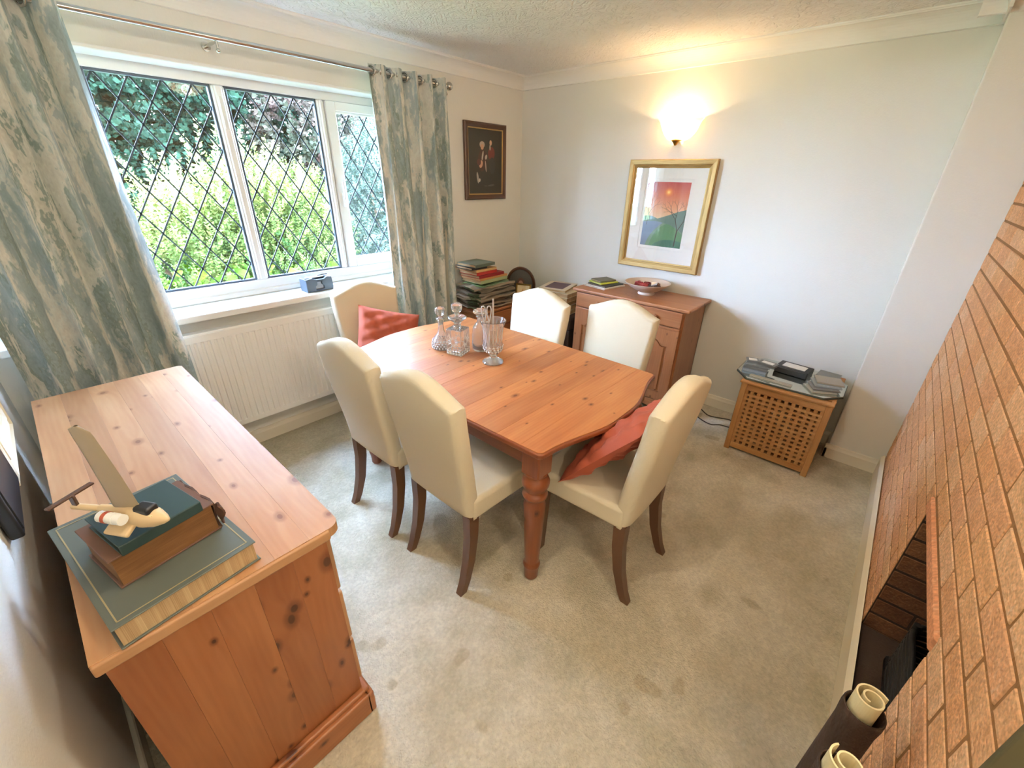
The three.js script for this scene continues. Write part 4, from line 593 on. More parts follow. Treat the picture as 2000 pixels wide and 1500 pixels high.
// ---------------------------------------------------------------- lamps
function wallLight(label, pos, turn, power, tint) {
  const t = thing('wall_light', label, 'wall light', pos, turn);
  const P = [[0.155, 2.034], [0.152, 2.026], [0.138, 2.012], [0.128, 1.99], [0.118, 1.965], [0.098, 1.935], [0.066, 1.912], [0.035, 1.902]];
  const bowl = grid(28, P.length * 3 - 3, (u, v) => { const a = u * Math.PI, k = v * (P.length - 1), i = Math.min(P.length - 2, Math.floor(k)), f = k - i, r = lerp(P[i][0], P[i + 1][0], f), y = lerp(P[i][1], P[i + 1][1], f); return [-r * Math.cos(a), y, r * 0.92 * Math.sin(a)]; });
  part('glass_shade', boxUV(bowl), M.shade, t);
  part('finial', boxUV(lathe([[0, 1.868], [0.010, 1.872], [0.016, 1.884], [0.030, 1.898], [0.034, 1.904], [0, 1.904]], 18).scale(1, 1, 0.9).translate(0, 0, 0.032)), M.brass, t);
  part('wall_plate', boxUV(new THREE.CylinderGeometry(0.05, 0.05, 0.01, 24).rotateX(Math.PI / 2).translate(0, 1.96, 0.005)), M.brass, t);
  part('lamp_holder', boxUV(rod([0, 1.94, 0.01], [0, 1.95, 0.062], 0.010)), M.white, t);
  part('bulb', boxUV(new THREE.SphereGeometry(0.024, 18, 14).scale(1, 1.25, 1).translate(0, 1.985, 0.066)), M.bulb, t);
  const l = new THREE.PointLight(css(tint), power, 0, 2); l.position.set(pos[0] + 0.066 * Math.sin(turn), 1.985, pos[2] + 0.066 * Math.cos(turn)); l.castShadow = true; scene.add(l);
}
wallLight('frosted glass half-bowl wall light glowing warmly above the gold picture', [1.457, 0, 0.004], 0, SCONCE, '#ffd09a');
{
  const t = thing('globe_wall_light', 'small white globe wall light in the alcove behind the camera, outside the photo', 'wall light', [XA - 0.004, 1.92, 3.0], -Math.PI / 2);
  part('wall_plate', boxUV(new THREE.CylinderGeometry(0.05, 0.05, 0.016, 24).rotateX(Math.PI / 2).translate(0, 0, 0.008)), M.brass, t); part('arm', boxUV(rod([0, 0, 0.01], [0, 0, 0.07], 0.009)), M.brass, t); part('globe', boxUV(new THREE.SphereGeometry(0.06, 24, 18).translate(0, 0, 0.125)), M.bulb, t);
  const l = new THREE.PointLight(css('#ffeed6'), TWIN, 0, 2); l.position.set(XA - 0.129, 1.92, 3.0); l.shadow.radius = 3; l.castShadow = true; scene.add(l);
}
function ceilingLight(label, P, power) {
  const t = thing('ceiling_light', label, 'ceiling light', P);
  part('base_plate', boxUV(new THREE.CylinderGeometry(0.15, 0.15, 0.018, 36).translate(0, -0.009, 0)), M.brass, t);
  part('dome', boxUV(lathe([[0.0, -0.105], [0.05, -0.101], [0.10, -0.082], [0.135, -0.05], [0.145, -0.018]], 36)), M.dome, t);
  part('bulb', boxUV(new THREE.SphereGeometry(0.03, 18, 14).translate(0, -0.055, 0)), M.bulb, t);
  const l = new THREE.PointLight(css('#ffffff'), power, 0, 2); l.position.set(P[0], HC - 0.055, P[2]); l.shadow.radius = 2; l.castShadow = true; scene.add(l);
}
ceilingLight('frosted dome light on the ceiling nearer the fireplace, mirrored in the window', [2.42, HC, 1.78], LAMP);
ceilingLight('frosted dome light on the ceiling above the end of the chest, outside the photo', [2.25, HC, 2.80], LAMP2);
// ---------------------------------------------------------------- cut glass on the table
const TB = TY;
function cutBall(y, r, seed) { const g = new THREE.IcosahedronGeometry(r, 1); return g.scale(1, 0.8, 1).translate(0, y, 0); }
function facetedLathe(pts, seg, twist) { const g = lathe(pts, seg).toNonIndexed(); g.computeVertexNormals(); return g; }
{
  const d = thing('decanter', 'slender long-necked glass decanter with a round base, leftmost on the table', 'decanter', [1.045, TB, 1.895]);
  part('body', boxUV(lathe([[0, 0.001], [0.046, 0.001], [0.054, 0.008], [0.058, 0.028], [0.056, 0.048], [0.044, 0.07], [0.026, 0.092], [0.017, 0.115], [0.0145, 0.145], [0.0165, 0.168], [0.026, 0.178], [0.026, 0.183], [0.015, 0.186], [0.0125, 0.186], [0.011, 0.15], [0.013, 0.115], [0.022, 0.094], [0.040, 0.07], [0.050, 0.048], [0.052, 0.028], [0.046, 0.014], [0, 0.012]], 40)), M.crystal, d);
  const cuts = []; for (let j = 0; j < 4; j++) for (let i = 0; i < 20; i++) { const a = (i + (j % 2) / 2) / 20 * 6.2832, y = 0.018 + j * 0.0125, r = [0.0565, 0.0575, 0.056, 0.052][j]; cuts.push(new THREE.OctahedronGeometry(0.0075).scale(0.5, 0.9, 1).rotateY(-a).translate(Math.cos(a) * r, y, Math.sin(a) * r)); } part('cut_pattern', cuts, M.cutGlass, d);
  part('stopper', boxUV(facetedLathe([[0, 0.16], [0.0105, 0.16], [0.0125, 0.188], [0.012, 0.196], [0.026, 0.21], [0.031, 0.226], [0.028, 0.241], [0.018, 0.247], [0, 0.248]], 10)), M.crystal, d);
  const s = thing('decanter', 'square cut-glass decanter with a starburst pattern and faceted stopper', 'decanter', [1.168, TB, 1.878], 0.28);
  part('body', boxUV(merge([boxUV(rbox(0.098, 0.150, 0.098, 0.007, 2).translate(0, 0.0765, 0)), boxUV(lathe([[0, 0.148], [0.03, 0.15], [0.021, 0.162], [0.0185, 0.176], [0.024, 0.186], [0.052, 0.206], [0.054, 0.212], [0.046, 0.217], [0.014, 0.214], [0, 0.17]], 14))])), M.crystal, s);
  const star = []; for (let f = 0; f < 4; f++) for (let i = 0; i < 18; i++) { const a = i / 18 * 6.2832, L = i % 2 ? 0.018 : 0.030, g = new THREE.OctahedronGeometry(1).scale(0.0028, L / 2, 0.003).translate(0, 0.010 + L / 2, 0).rotateZ(a).translate(0, 0.082, 0.0495).rotateY(f * Math.PI / 2); star.push(g); }
  for (let f = 0; f < 4; f++) for (let i = 0; i < 5; i++) for (const y of [0.014, 0.028]) star.push(new THREE.OctahedronGeometry(0.008).scale(1, 0.8, 0.4).translate(-0.036 + i * 0.018, y, 0.0495).rotateY(f * Math.PI / 2));
  part('cut_pattern', star, M.cutGlass, s);
  part('stopper', boxUV(facetedLathe([[0, 0.196], [0.011, 0.196], [0.013, 0.225], [0.015, 0.236], [0.027, 0.250], [0.031, 0.266], [0.028, 0.283], [0.02, 0.289], [0, 0.290]], 12)), M.crystal, s);
  const j = thing('decanter', 'handled glass claret jug with a stopper, half hidden behind the square decanter', 'decanter', [1.222, TB, 1.752], -0.6);
  part('body', boxUV(lathe([[0, 0.001], [0.044, 0.001], [0.050, 0.01], [0.052, 0.05], [0.049, 0.10], [0.044, 0.14], [0.030, 0.160], [0.019, 0.172], [0.018, 0.19], [0.026, 0.200], [0.0255, 0.204], [0.015, 0.204], [0.015, 0.175], [0.026, 0.155], [0.040, 0.136], [0.045, 0.10], [0.047, 0.05], [0.044, 0.014], [0, 0.012]], 32)), M.crystal, j);
  part('handle', boxUV(tube([[0.024, 0.193, 0], [0.06, 0.19, 0], [0.085, 0.165, 0], [0.083, 0.11, 0], [0.051, 0.072, 0]], 0.006, 24, 8)), M.crystal, j);
  part('stopper', boxUV(facetedLathe([[0, 0.18], [0.011, 0.18], [0.014, 0.205], [0.024, 0.212], [0.040, 0.222], [0.042, 0.234], [0.026, 0.241], [0, 0.242]], 10)), M.crystal, j);
  const v = thing('glass_vase', 'footed cut-glass vase holding silver cutlery at the front of the glassware', 'vase', [1.402, TB, 1.838]);
  part('bowl', boxUV(lathe([[0, 0.002], [0.056, 0.002], [0.058, 0.008], [0.05, 0.016], [0.026, 0.028], [0.018, 0.036], [0.020, 0.044], [0.038, 0.062], [0.051, 0.085], [0.0535, 0.105], [0.050, 0.125], [0.048, 0.15], [0.051, 0.185], [0.060, 0.215], [0.069, 0.236], [0.068, 0.240], [0.065, 0.239], [0.056, 0.215], [0.047, 0.185], [0.044, 0.15], [0.046, 0.125], [0.049, 0.105], [0.046, 0.086], [0.034, 0.068], [0, 0.060]], 40)), M.crystal, v);
  const fl = []; for (let i = 0; i < 16; i++) { const a = i / 16 * 6.2832; fl.push(tube([[0.0485, 0.128, 0], [0.0485, 0.16, 0], [0.053, 0.195, 0], [0.062, 0.222, 0]], 0.0022, 8, 5).toNonIndexed().rotateY(a)); for (const [y, r] of [[0.10, 0.0535], [0.086, 0.051], [0.074, 0.046]]) fl.push(new THREE.OctahedronGeometry(0.0085).scale(0.5, 0.9, 1).translate(r, y, 0).rotateY(a + y * 20)); } part('cut_pattern', fl, M.cutGlass, v);
  const cut = [['carving fork with a long handle standing in the glass vase', 0.0, 0.012], ['silver tongs with two looped handles leaning in the glass vase', 0.9, -0.01]];
  const f = thing('fork', 'long silver serving fork standing tallest in the glass vase', 'cutlery', [1.402, TB + 0.066, 1.838]); f.rotation.set(0.06, 0.5, -0.05);
  part('handle', boxUV(rbox(0.009, 0.17, 0.006, 0.0028, 2).translate(0, 0.205, 0)), M.steel, f); part('tines', [boxUV(rbox(0.03, 0.05, 0.004, 0.0018, 2).translate(0, 0.095, 0)), ...[-0.011, -0.004, 0.004, 0.011].map((x) => boxUV(rbox(0.003, 0.07, 0.003, 0.001, 2).translate(x, 0.037, 0)))], M.steel, f);
  const g = thing('tongs', 'pair of silver tongs with two looped ends in the glass vase', 'cutlery', [1.392, TB + 0.066, 1.860]); g.rotation.set(0.0, 0.75, 0.05);
  for (const s of [-1, 1]) part('arm', boxUV(tube([[s * 0.002, 0.004, 0], [s * 0.006, 0.09, 0], [s * 0.010, 0.165, 0], [s * 0.004, 0.205, 0], [s * 0.008, 0.245, 0], [s * 0.018, 0.250, 0], [s * 0.025, 0.235, 0], [s * 0.020, 0.195, 0], [s * 0.012, 0.165, 0]], 0.0028, 40, 7)), M.steel, g); part('rivet', boxUV(new THREE.CylinderGeometry(0.005, 0.005, 0.008, 12).rotateX(Math.PI / 2).translate(0, 0.165, 0)), M.steel, g);
}
// ---------------------------------------------------------------- books
function book(label, w, h, d, cover, pos, turn, { spine = 'x', group, name = 'book', pagesMat = M.pages, spineLabel } = {}) { // w along x, h thick, d along z; the spine at +x
  const t = thing(name, label, 'book', pos, turn, group), c = 0.0035;
  part('page_block', boxUV(new THREE.BoxGeometry(w - 0.012, h - 2 * c, d - 0.010).translate(-0.001, h / 2, 0), 0), pagesMat, t);
  part('cover', [bb(-w / 2, 0, -d / 2, w / 2, c, d / 2, 0.001, 2), bb(-w / 2, h - c, -d / 2, w / 2, h, d / 2, 0.001, 2)], cover, t);
  part('spine', boxUV(rbox(0.006, h, d, 0.0028, 2).translate(w / 2 - 0.001, h / 2, 0)), cover, t); return t;
}
const cov = (c, r = 0.5) => phys({ color: css(c), roughness: r });
{ // stack on the low cabinet, from the bottom; spines face the room
  let y = 0.835; const zc = (a, b) => (a + b) / 2;
  const S = [['green-covered magazine-sized book at the bottom of the book stack in the corner', '#a3b183', 0.030, 0.54, 0.875, 0.33], ['thin tan book with a brown edge in the corner book stack above the green one', '#c08a50', 0.016, 0.545, 0.89, 0.335], ['thick dark red book in the middle of the corner book stack', '#8e2020', 0.026, 0.585, 0.89, 0.33], ['bright red book in the corner book stack just above the dark red one', '#b5332c', 0.026, 0.665, 0.91, 0.32], ['orange-spined book in the corner book stack under the black one', '#cba368', 0.020, 0.675, 0.92, 0.325], ['black book second from the top of the corner book stack', '#2a2624', 0.020, 0.775, 0.945, 0.31], ['grey-green book on top of the stack in the corner', '#5f6a5c', 0.024, 0.70, 0.935, 0.33]];
  for (const [label, c, h, z0, z1, x1] of S) { const x0 = 0.10 + rr(-0.01, 0.012); book(label, x1 - x0, h, z1 - z0, cov(c), [(x0 + x1) / 2, y, zc(z0, z1)], rr(-0.03, 0.03), { group: 'books stacked on the newspapers in the corner' }); y += h + 0.0006; }
}
{ // loose heap of newspapers and magazines under the books
  function paper(name, label, w, d, h, pos, turn, mat, seed) { // a folded sheaf, sagging and curled
    const q = rng(seed), p = Array.from({ length: 5 }, () => q() * 6.28), f = (k) => (u, v) => { const x = (u - 0.5) * w, z = (v - 0.5) * d; const e = 0.006 * Math.sin(7 * u + 3 * v + p[0]) + 0.004 * Math.sin(13 * v + p[1]) + 0.003 * Math.sin(19 * u - 9 * v + p[2]); return [x + 0.008 * Math.sin(5 * v + p[3]), k * h + e * (k ? 1 : 0.9) , z + 0.008 * Math.sin(6 * u + p[4])]; };
    const uvf = (u, v) => [u * 0.9 + seed * 0.13, v * 1.2 + seed * 0.37]; const a = grid(14, 14, f(1), uvf), b = grid(14, 14, f(0), uvf), sides = []; const pa = a.attributes.position, pb = b.attributes.position, n = 15, L = []; for (let i = 0; i < 14; i++) { L.push([i, 0, i + 1, 0], [i, 14, i + 1, 14], [0, i, 0, i + 1], [14, i, 14, i + 1]); }
    const pos2 = []; for (const [i, j, i2, j2] of L) { const k = j * n + i, k2 = j2 * n + i2, A = [pa.getX(k), pa.getY(k), pa.getZ(k)], B = [pa.getX(k2), pa.getY(k2), pa.getZ(k2)], C = [pb.getX(k), pb.getY(k), pb.getZ(k)], D = [pb.getX(k2), pb.getY(k2), pb.getZ(k2)]; pos2.push(...A, ...B, ...C, ...B, ...D, ...C); }
    const sg = new THREE.BufferGeometry(); sg.setAttribute('position', new THREE.Float32BufferAttribute(pos2, 3)); sg.computeVertexNormals();
    return solo(name, [a, b, boxUV(sg)], mat, label, name, pos, turn, 'newspapers heaped on the low cabinet');
  }
  const nm = ['#e4dcd2', '#b8b0a6', '#9c948a', '#d6ccbc'].map((c) => std({ map: newsMap, color: css(c), roughness: 0.95, side: THREE.DoubleSide })); let y = 0.622;
  for (let i = 0; i < 8; i++) { const h = 0.012 + 0.004 * (i % 3); paper('newspaper', ['lowest', 'second lowest', 'third from the bottom', 'fourth from the bottom', 'fifth from the bottom', 'sixth from the bottom', 'second from the top', 'topmost'][i] + ' crumpled newspaper in the heap under the corner books', rr(0.26, 0.31), rr(0.38, 0.47), h, [0.205 + rr(-0.012, 0.02), y, 0.69 + rr(-0.02, 0.02)], rr(-0.14, 0.14), nm[i % 4], i + 1); y += h + 0.0084; }
  paper('magazine', 'glossy green and white magazine between the newspapers and the books', 0.25, 0.34, 0.008, [0.215, y + 0.001, 0.70], 0.08, phys({ color: css('#7f9a72'), roughness: 0.4 }), 21).userData.group = undefined;
}
{ // box of papers on the trunk beside the sideboard
  const t = thing('picture_book', 'large cream book with a dark plum cover panel on the papers beside the sideboard', 'book', [0.665, 0.757, 0.225], 0.25);
  part('page_block', boxUV(new THREE.BoxGeometry(0.25, 0.016, 0.31).translate(0, 0.011, 0)), M.pages, t); part('cover', [bb(-0.13, 0, -0.16, 0.13, 0.003, 0.16, 0.001), bb(-0.13, 0.019, -0.16, 0.13, 0.022, 0.16, 0.001)], cov('#d8cdb4'), t); part('cover_panel', bb(-0.085, 0.022, -0.115, 0.085, 0.0228, 0.115, 0.0002), cov('#5a4048'), t);
  let y = 0.553; for (let i = 0; i < 5; i++) { const h = 0.038 + 0.003 * (i % 2), o = thing('paper_bundle', ['bottom', 'second', 'middle', 'fourth', 'top'][i] + ' bundle of cream papers in the pile left of the sideboard', 'papers', [0.665 + rr(-0.012, 0.012), y, 0.215 + rr(-0.008, 0.008)], rr(-0.05, 0.09), 'cream paper bundles left of the sideboard');
    part('sheets', boxUV(new THREE.BoxGeometry(0.34, h - 0.006, 0.265).translate(0, h / 2, 0)), M.pages, o); part('cover', [bb(-0.175, 0, -0.138, 0.175, 0.003, 0.138, 0.001), bb(-0.175, h - 0.003, -0.138, 0.175, h, 0.138, 0.001)], cov(['#cbbf9f', '#b3a37f', '#d9cfb6', '#a8946c', '#d5c9a8'][i], 0.8), o); y += h + 0.0006; }
}
{ // oval portrait and small card on the trunk
  const t = thing('oval_portrait', 'oval dark wooden framed portrait standing in the corner by the books', 'picture', [0.235, 0.722, 0.235], 0.35); t.rotation.x = -0.0;
  const N = 48, ring = (a, b, z) => Array.from({ length: N }, (_, i) => [a * Math.cos(i / N * 6.2832), b * Math.sin(i / N * 6.2832)]); const a = 0.150, b = 0.167;
  part('frame', boxUV(extrude(ring(a, b), 0.022, 0.007, [ring(a - 0.026, b - 0.026).reverse()], 3)), M.mahogany, t);
  const art = canvasTex(256, 256, (g, W, H) => { g.fillStyle = '#4a463e'; g.fillRect(0, 0, W, H); const e = (c, x, y, p, q) => { g.fillStyle = c; g.beginPath(); g.ellipse(x * W, y * H, p * W, q * H, 0, 0, 6.3); g.fill(); }; e('#57534a', 0.5, 0.4, 0.4, 0.4); e('#3a2c26', 0.5, 0.93, 0.3, 0.32); e('#6a4a3a', 0.5, 0.45, 0.13, 0.15); e('#b98a6c', 0.5, 0.50, 0.09, 0.12); e('#a8765a', 0.5, 0.63, 0.05, 0.07); });
  const disc = new THREE.ShapeGeometry(shapeOf(ring(a - 0.02, b - 0.02)), 8); { const p = disc.attributes.position, u = disc.attributes.uv; for (let i = 0; i < p.count; i++) u.setXY(i, p.getX(i) / 0.28 + 0.5, p.getY(i) / 0.31 + 0.5); } part('canvas', disc.translate(0, 0, 0.010), std({ map: art, roughness: 0.6 }), t);
  part('backing', boxUV(extrude(ring(a - 0.01, b - 0.01), 0.006, 0)), M.mahogany, t);
  const c = thing('photo_frame', 'small cream and orange photo frame in front of the oval portrait', 'photo frame', [0.335, 0.555, 0.325], 0.45); c.rotation.x = -0.06;
  for (const g of frameGeo(0.145, 0.20, 0.014, 0.01, [[0, 0], [0, 0.010], [1, 0.008], [1, 0.002]])) part('frame_bar', g.translate(0, 0.10, 0), M.brass, c);
  const pa = canvasTex(128, 128, (g) => { g.fillStyle = '#f0d9a8'; g.fillRect(0, 0, 128, 128); g.fillStyle = '#e3b070'; g.beginPath(); g.moveTo(0, 128); g.lineTo(60, 20); g.lineTo(84, 128); g.fill(); g.fillStyle = '#fbeecb'; g.fillRect(84, 0, 44, 128); }); part('photo', artPlane(0.122, 0.177, 0.004).translate(0, 0.10, 0), std({ map: pa, roughness: 0.5 }), c); part('backing', boxUV(new THREE.BoxGeometry(0.135, 0.19, 0.003).translate(0, 0.10, 0.0015)), M.mahogany, c);
}
{ // big old books and the carved bird-like model aeroplane on the chest
  book('huge old book with worn grey-green cover, lowest on the chest', 0.425, 0.056, 0.262, cov('#5b6158', 0.45), [1.765, 0.8304, 3.362], 0.13 + Math.PI);
  { const t = scene.children.at(-1), gm = std({ color: css('#a99a72'), metalness: 0.3, roughness: 0.5 }); part('gilt_line', [bb(-0.2, 0.0561, -0.119, 0.2, 0.0567, -0.1165, 0), bb(-0.2, 0.0561, 0.1165, 0.2, 0.0567, 0.119, 0), bb(-0.2, 0.0561, -0.119, -0.1975, 0.0567, 0.119, 0), bb(0.1975, 0.0561, -0.119, 0.2, 0.0567, 0.119, 0)], gm, t); t.children.find((c) => c.name === 'spine').visible = true; }
  const m = thing('book', 'thick brown old book with a torn spine under the dark green book', 'book', [1.800, 0.8870, 3.352], 0.20); const MH = 0.075;
  part('page_block', boxUV(new THREE.BoxGeometry(0.150, MH - 0.008, 0.185).translate(0, MH / 2, 0), 2), std({ map: foxMap, color: css('#a98c70'), roughness: 0.95 }), m); part('cover', [bb(-0.082, 0, -0.098, 0.078, 0.004, 0.098, 0.001), bb(-0.082, MH - 0.004, -0.098, 0.078, MH, 0.098, 0.001)], cov('#6a4a38', 0.7), m);
  part('spine', boxUV(jitter(new THREE.BoxGeometry(0.15, MH, 0.005, 8, 8, 1).translate(-0.004, MH / 2, -0.098), 0.002, 4, 90)), cov('#4a3022', 0.8), m); part('torn_leather', boxUV(jitter(new THREE.BoxGeometry(0.022, 0.05, 0.004, 5, 8, 1).translate(0.084, 0.042, -0.102), 0.004, 2, 120)), cov('#4a2f20', 0.9), m, 'torn strip of leather');
  book('small dark green cloth book on top of the old books, under the model aeroplane', 0.150, 0.026, 0.150, cov('#243a38', 0.6), [1.810, 0.9625, 3.352], 0.22);
  const w = std({ color: css('#d9bd92'), roughness: 0.6 }), dkw = std({ color: css('#a8957a'), roughness: 0.6 });
  const p = thing('model_aeroplane', 'carved wooden model aeroplane tipped on its side with one wing upright on the books', 'model', [1.86, 0.9895, 3.372], 0.55);
  // fuselage along local x, nose at +x
  part('fuselage', boxUV(lathe([[0, -0.075], [0.009, -0.07], [0.013, -0.03], [0.022, 0.01], [0.025, 0.035], [0.020, 0.06], [0.011, 0.08], [0.004, 0.09], [0, 0.091]], 20).rotateZ(-Math.PI / 2).scale(1, 1, 0.9).translate(0, 0.036, 0), 0), w, p);
  part('cockpit', [boxUV(rbox(0.036, 0.018, 0.026, 0.006).translate(0.045, 0.056, 0))], M.black, p); part('windscreen', [boxUV(rod([0.026, 0.052, 0.013], [0.066, 0.048, 0.010], 0.0022)), boxUV(rod([0.026, 0.052, -0.013], [0.066, 0.048, -0.010], 0.0022)), boxUV(rod([0.066, 0.048, -0.010], [0.066, 0.048, 0.010], 0.0022))], M.parchment, p);
  part('wing', boxUV(grid(20, 8, (u, v) => { const a = v * 6.2832, s = u, c = lerp(0.036, 0.025, s) * (s > 0.93 ? Math.sqrt(Math.max(0.02, 1 - Math.pow((s - 0.93) / 0.07, 2))) : 1), bow = -0.012 * s * s + 0.008 * s; return [bow + c * Math.cos(a), 0.045 + 0.205 * s, 0.0045 * (1 - 0.4 * s) * Math.sin(a) + 0.012 * s]; })), dkw, p);
  part('stub_wing', boxUV(rbox(0.055, 0.010, 0.03, 0.004).rotateX(0.5).translate(0.0, 0.020, 0.026), 0), w, p);
  part('engine_pod', [boxUV(new THREE.CylinderGeometry(0.011, 0.011, 0.052, 14).rotateZ(Math.PI / 2).translate(-0.002, 0.050, 0.030)), boxUV(new THREE.CylinderGeometry(0.0115, 0.0115, 0.010, 14).rotateZ(Math.PI / 2).translate(0.004, 0.050, 0.030))], M.white, p); part('stripe', boxUV(new THREE.CylinderGeometry(0.0118, 0.0118, 0.008, 14).rotateZ(Math.PI / 2).translate(-0.012, 0.050, 0.030)), cov('#b05030'), p);
  part('tail_boom', boxUV(rod([-0.07, 0.036, 0], [-0.135, 0.034, 0.004], 0.0065), 0), w, p); part('tail_plane', [boxUV(rbox(0.012, 0.005, 0.085, 0.002).translate(-0.128, 0.062, 0.004), 2), boxUV(rbox(0.014, 0.034, 0.006, 0.002).translate(-0.126, 0.046, 0.004), 1)], M.mahogany, p);
}
// ---------------------------------------------------------------- things on the sideboard
{
  const b = thing('fruit_bowl', 'pale marbled shallow footed bowl on the sideboard', 'bowl', [1.495, 0.8502, 0.215]);
  const mb = phys({ color: css('#e3d2c2'), roughness: 0.35, transmission: 0.15, thickness: 0 });
  part('bowl', boxUV(lathe([[0, 0.030], [0.05, 0.034], [0.09, 0.046], [0.13, 0.068], [0.166, 0.092], [0.170, 0.093], [0.172, 0.089], [0.135, 0.060], [0.09, 0.034], [0.06, 0.022], [0, 0.020]], 44)), mb, b); part('foot', boxUV(lathe([[0, 0.0], [0.062, 0.0], [0.066, 0.006], [0.058, 0.016], [0.060, 0.024], [0, 0.024]], 36)), mb, b);
  const q = rng(77); const bits = [['#8c2f32', 'dark red dried flower head at the left in the bowl', -0.07, 0.0], ['#a23c3c', 'red dried petal ball in the middle of the bowl', -0.02, 0.025], ['#7a2a30', 'deep red seed pod at the back of the bowl', -0.025, -0.04], ['#4e3a34', 'brown pine cone at the right in the bowl', 0.045, 0.0], ['#6a4a40', 'brown dried pod behind the pine cone in the bowl', 0.045, -0.055]];
  for (const [c, label, x, z] of bits) { const g = new THREE.IcosahedronGeometry(0.03, 3), p = g.attributes.position; for (let i = 0; i < p.count; i++) { const v = V3().fromBufferAttribute(p, i), k = 1 + 0.16 * Math.sin(v.x * 260 + x * 90) * Math.sin(v.y * 240) + 0.12 * Math.sin(v.z * 300 + z * 70); p.setXYZ(i, v.x * k * 1.15, v.y * k * 0.85, v.z * k * 1.1); } g.computeVertexNormals(); solo('potpourri', boxUV(g), cov(c, 0.7), label, 'dried flowers', [1.495 + x, 0.905 + Math.abs(x) * 0.12, 0.215 + z], q() * 6); }
  solo('silver_wrapper', boxUV(jitter(rbox(0.042, 0.008, 0.03, 0.003, 4), 0.003, 4, 130)), M.steel, 'crumpled silver foil piece on the brown things in the bowl', 'foil', [1.558, 0.942, 0.238], 0.4).rotation.x = 0.5;
  book('flat white-edged book at the bottom of the pile on the sideboard', 0.225, 0.012, 0.255, cov('#e4e2de'), [1.118, 0.8503, 0.205], -0.2);
  book('thin charcoal notebook on the white book on the sideboard', 0.19, 0.011, 0.225, cov('#3a3d40'), [1.125, 0.8628, 0.20], -0.2);
  book('lime-edged notebook third up in the pile on the sideboard', 0.15, 0.010, 0.19, cov('#d3de5a'), [1.098, 0.8743, 0.19], -0.32, { pagesMat: M.white });
  book('small olive grey notebook on top of the pile on the sideboard', 0.125, 0.014, 0.165, cov('#6f7266'), [1.092, 0.8848, 0.185], -0.38);
}
// ---------------------------------------------------------------- mirrored tray and cases on the lattice table
{
  const y0 = 0.5153, O = [[2.30, 0.425], [2.385, 0.535], [2.805, 0.525], [2.888, 0.425], [2.888, 0.215], [2.80, 0.08], [2.385, 0.08], [2.30, 0.19]];
  const t = thing('mirrored_tray', 'eight-sided mirrored glass tray with a dark edge on the lattice table', 'tray', [0, 0, 0]);
  part('base', boxUV(slab(O, y0, 0.010, 0.002)), cov('#3a4440', 0.35), t); const I = O.map(([x, z]) => [2.594 + (x - 2.594) * 0.985, 0.30 + (z - 0.30) * 0.98]); part('mirror', boxUV(slab(I, y0 + 0.0096, 0.003, 0.0008, 1)), std({ color: css('#dfe9ea'), metalness: 1, roughness: 0.08 }), t);
  const YT = y0 + 0.0128;
  const vt = thing('video_cassette', 'black video cassette with a blank white label on the mirrored tray', 'cassette', [2.590, YT, 0.225], -0.12);
  part('shell', [boxUV(rbox(0.190, 0.040, 0.13, 0.004, 2).translate(0, 0.020, 0.0)), boxUV(rbox(0.186, 0.034, 0.016, 0.004, 2).translate(0, 0.019, 0.069))], M.black, vt); part('label', bb(-0.064, 0.0399, -0.042, 0.066, 0.0407, 0.038, 0), M.white, vt);
  const cs = (label, w, h, d, col, pos, turn, lab) => { const o = thing('disc_case', label, 'case', pos, turn, 'disc and cassette cases on the mirrored tray'); part('insert', boxUV(new THREE.BoxGeometry(w - 0.006, h - 0.003, d - 0.006).translate(0, h / 2, 0)), cov(col), o); part('shell', boxUV(rbox(w, h, d, 0.0015, 2).translate(0, h / 2, 0)), M.clear, o); if (lab) part('label', bb(-w * 0.32, h, -d * 0.28, w * 0.32, h + 0.0006, d * 0.28, 0), lab, o); return o; };
  cs('blue-edged disc case lowest in the left-hand pile on the tray', 0.142, 0.016, 0.125, '#7d93b5', [2.392, YT, 0.36], 0.12);
  cs('dark disc case in the middle of the left-hand pile on the tray', 0.142, 0.016, 0.125, '#3d4650', [2.396, YT + 0.0163, 0.345], 0.06);
  cs('grey disc case on top of the left-hand pile, carrying two white cards', 0.142, 0.011, 0.125, '#4d565e', [2.398, YT + 0.0326, 0.335], 0.16);
  cs('small black cassette case with a white label, front of the left-hand pile', 0.11, 0.016, 0.07, '#23262a', [2.452, YT + 0.0439, 0.335], -0.2, M.white);
  cs('small grey case with a white card, back of the left-hand pile', 0.075, 0.010, 0.07, '#5a626a', [2.358, YT + 0.0439, 0.32], 0.35, M.white);
  cs('small clear case lying flat against the tape, behind the left-hand pile', 0.10, 0.012, 0.08, '#8d959a', [2.432, YT, 0.20], 0.1);
  cs('beige disc case lowest in the right-hand pile on the tray', 0.142, 0.010, 0.125, '#c6b9a2', [2.765, YT, 0.41], 0.55);
  cs('dark-edged disc case second up in the right-hand pile on the tray', 0.142, 0.010, 0.125, '#6b625c', [2.775, YT + 0.0103, 0.385], 0.45);
  cs('silvery disc case third up in the right-hand pile on the tray', 0.142, 0.010, 0.125, '#a9b2b6', [2.780, YT + 0.0206, 0.35], 0.35);
  cs('tan and grey disc case on top of the right-hand pile on the tray', 0.142, 0.011, 0.125, '#b9a287', [2.790, YT + 0.0309, 0.32], 0.28);
  cs('long row of flat pale cases along the front left of the tray', 0.24, 0.008, 0.035, '#cbbba4', [2.51, YT, 0.478], -0.03);
  cs('slate grey case against the wall at the back right of the tray', 0.12, 0.022, 0.11, '#5c6468', [2.775, YT, 0.165], -0.1);
}
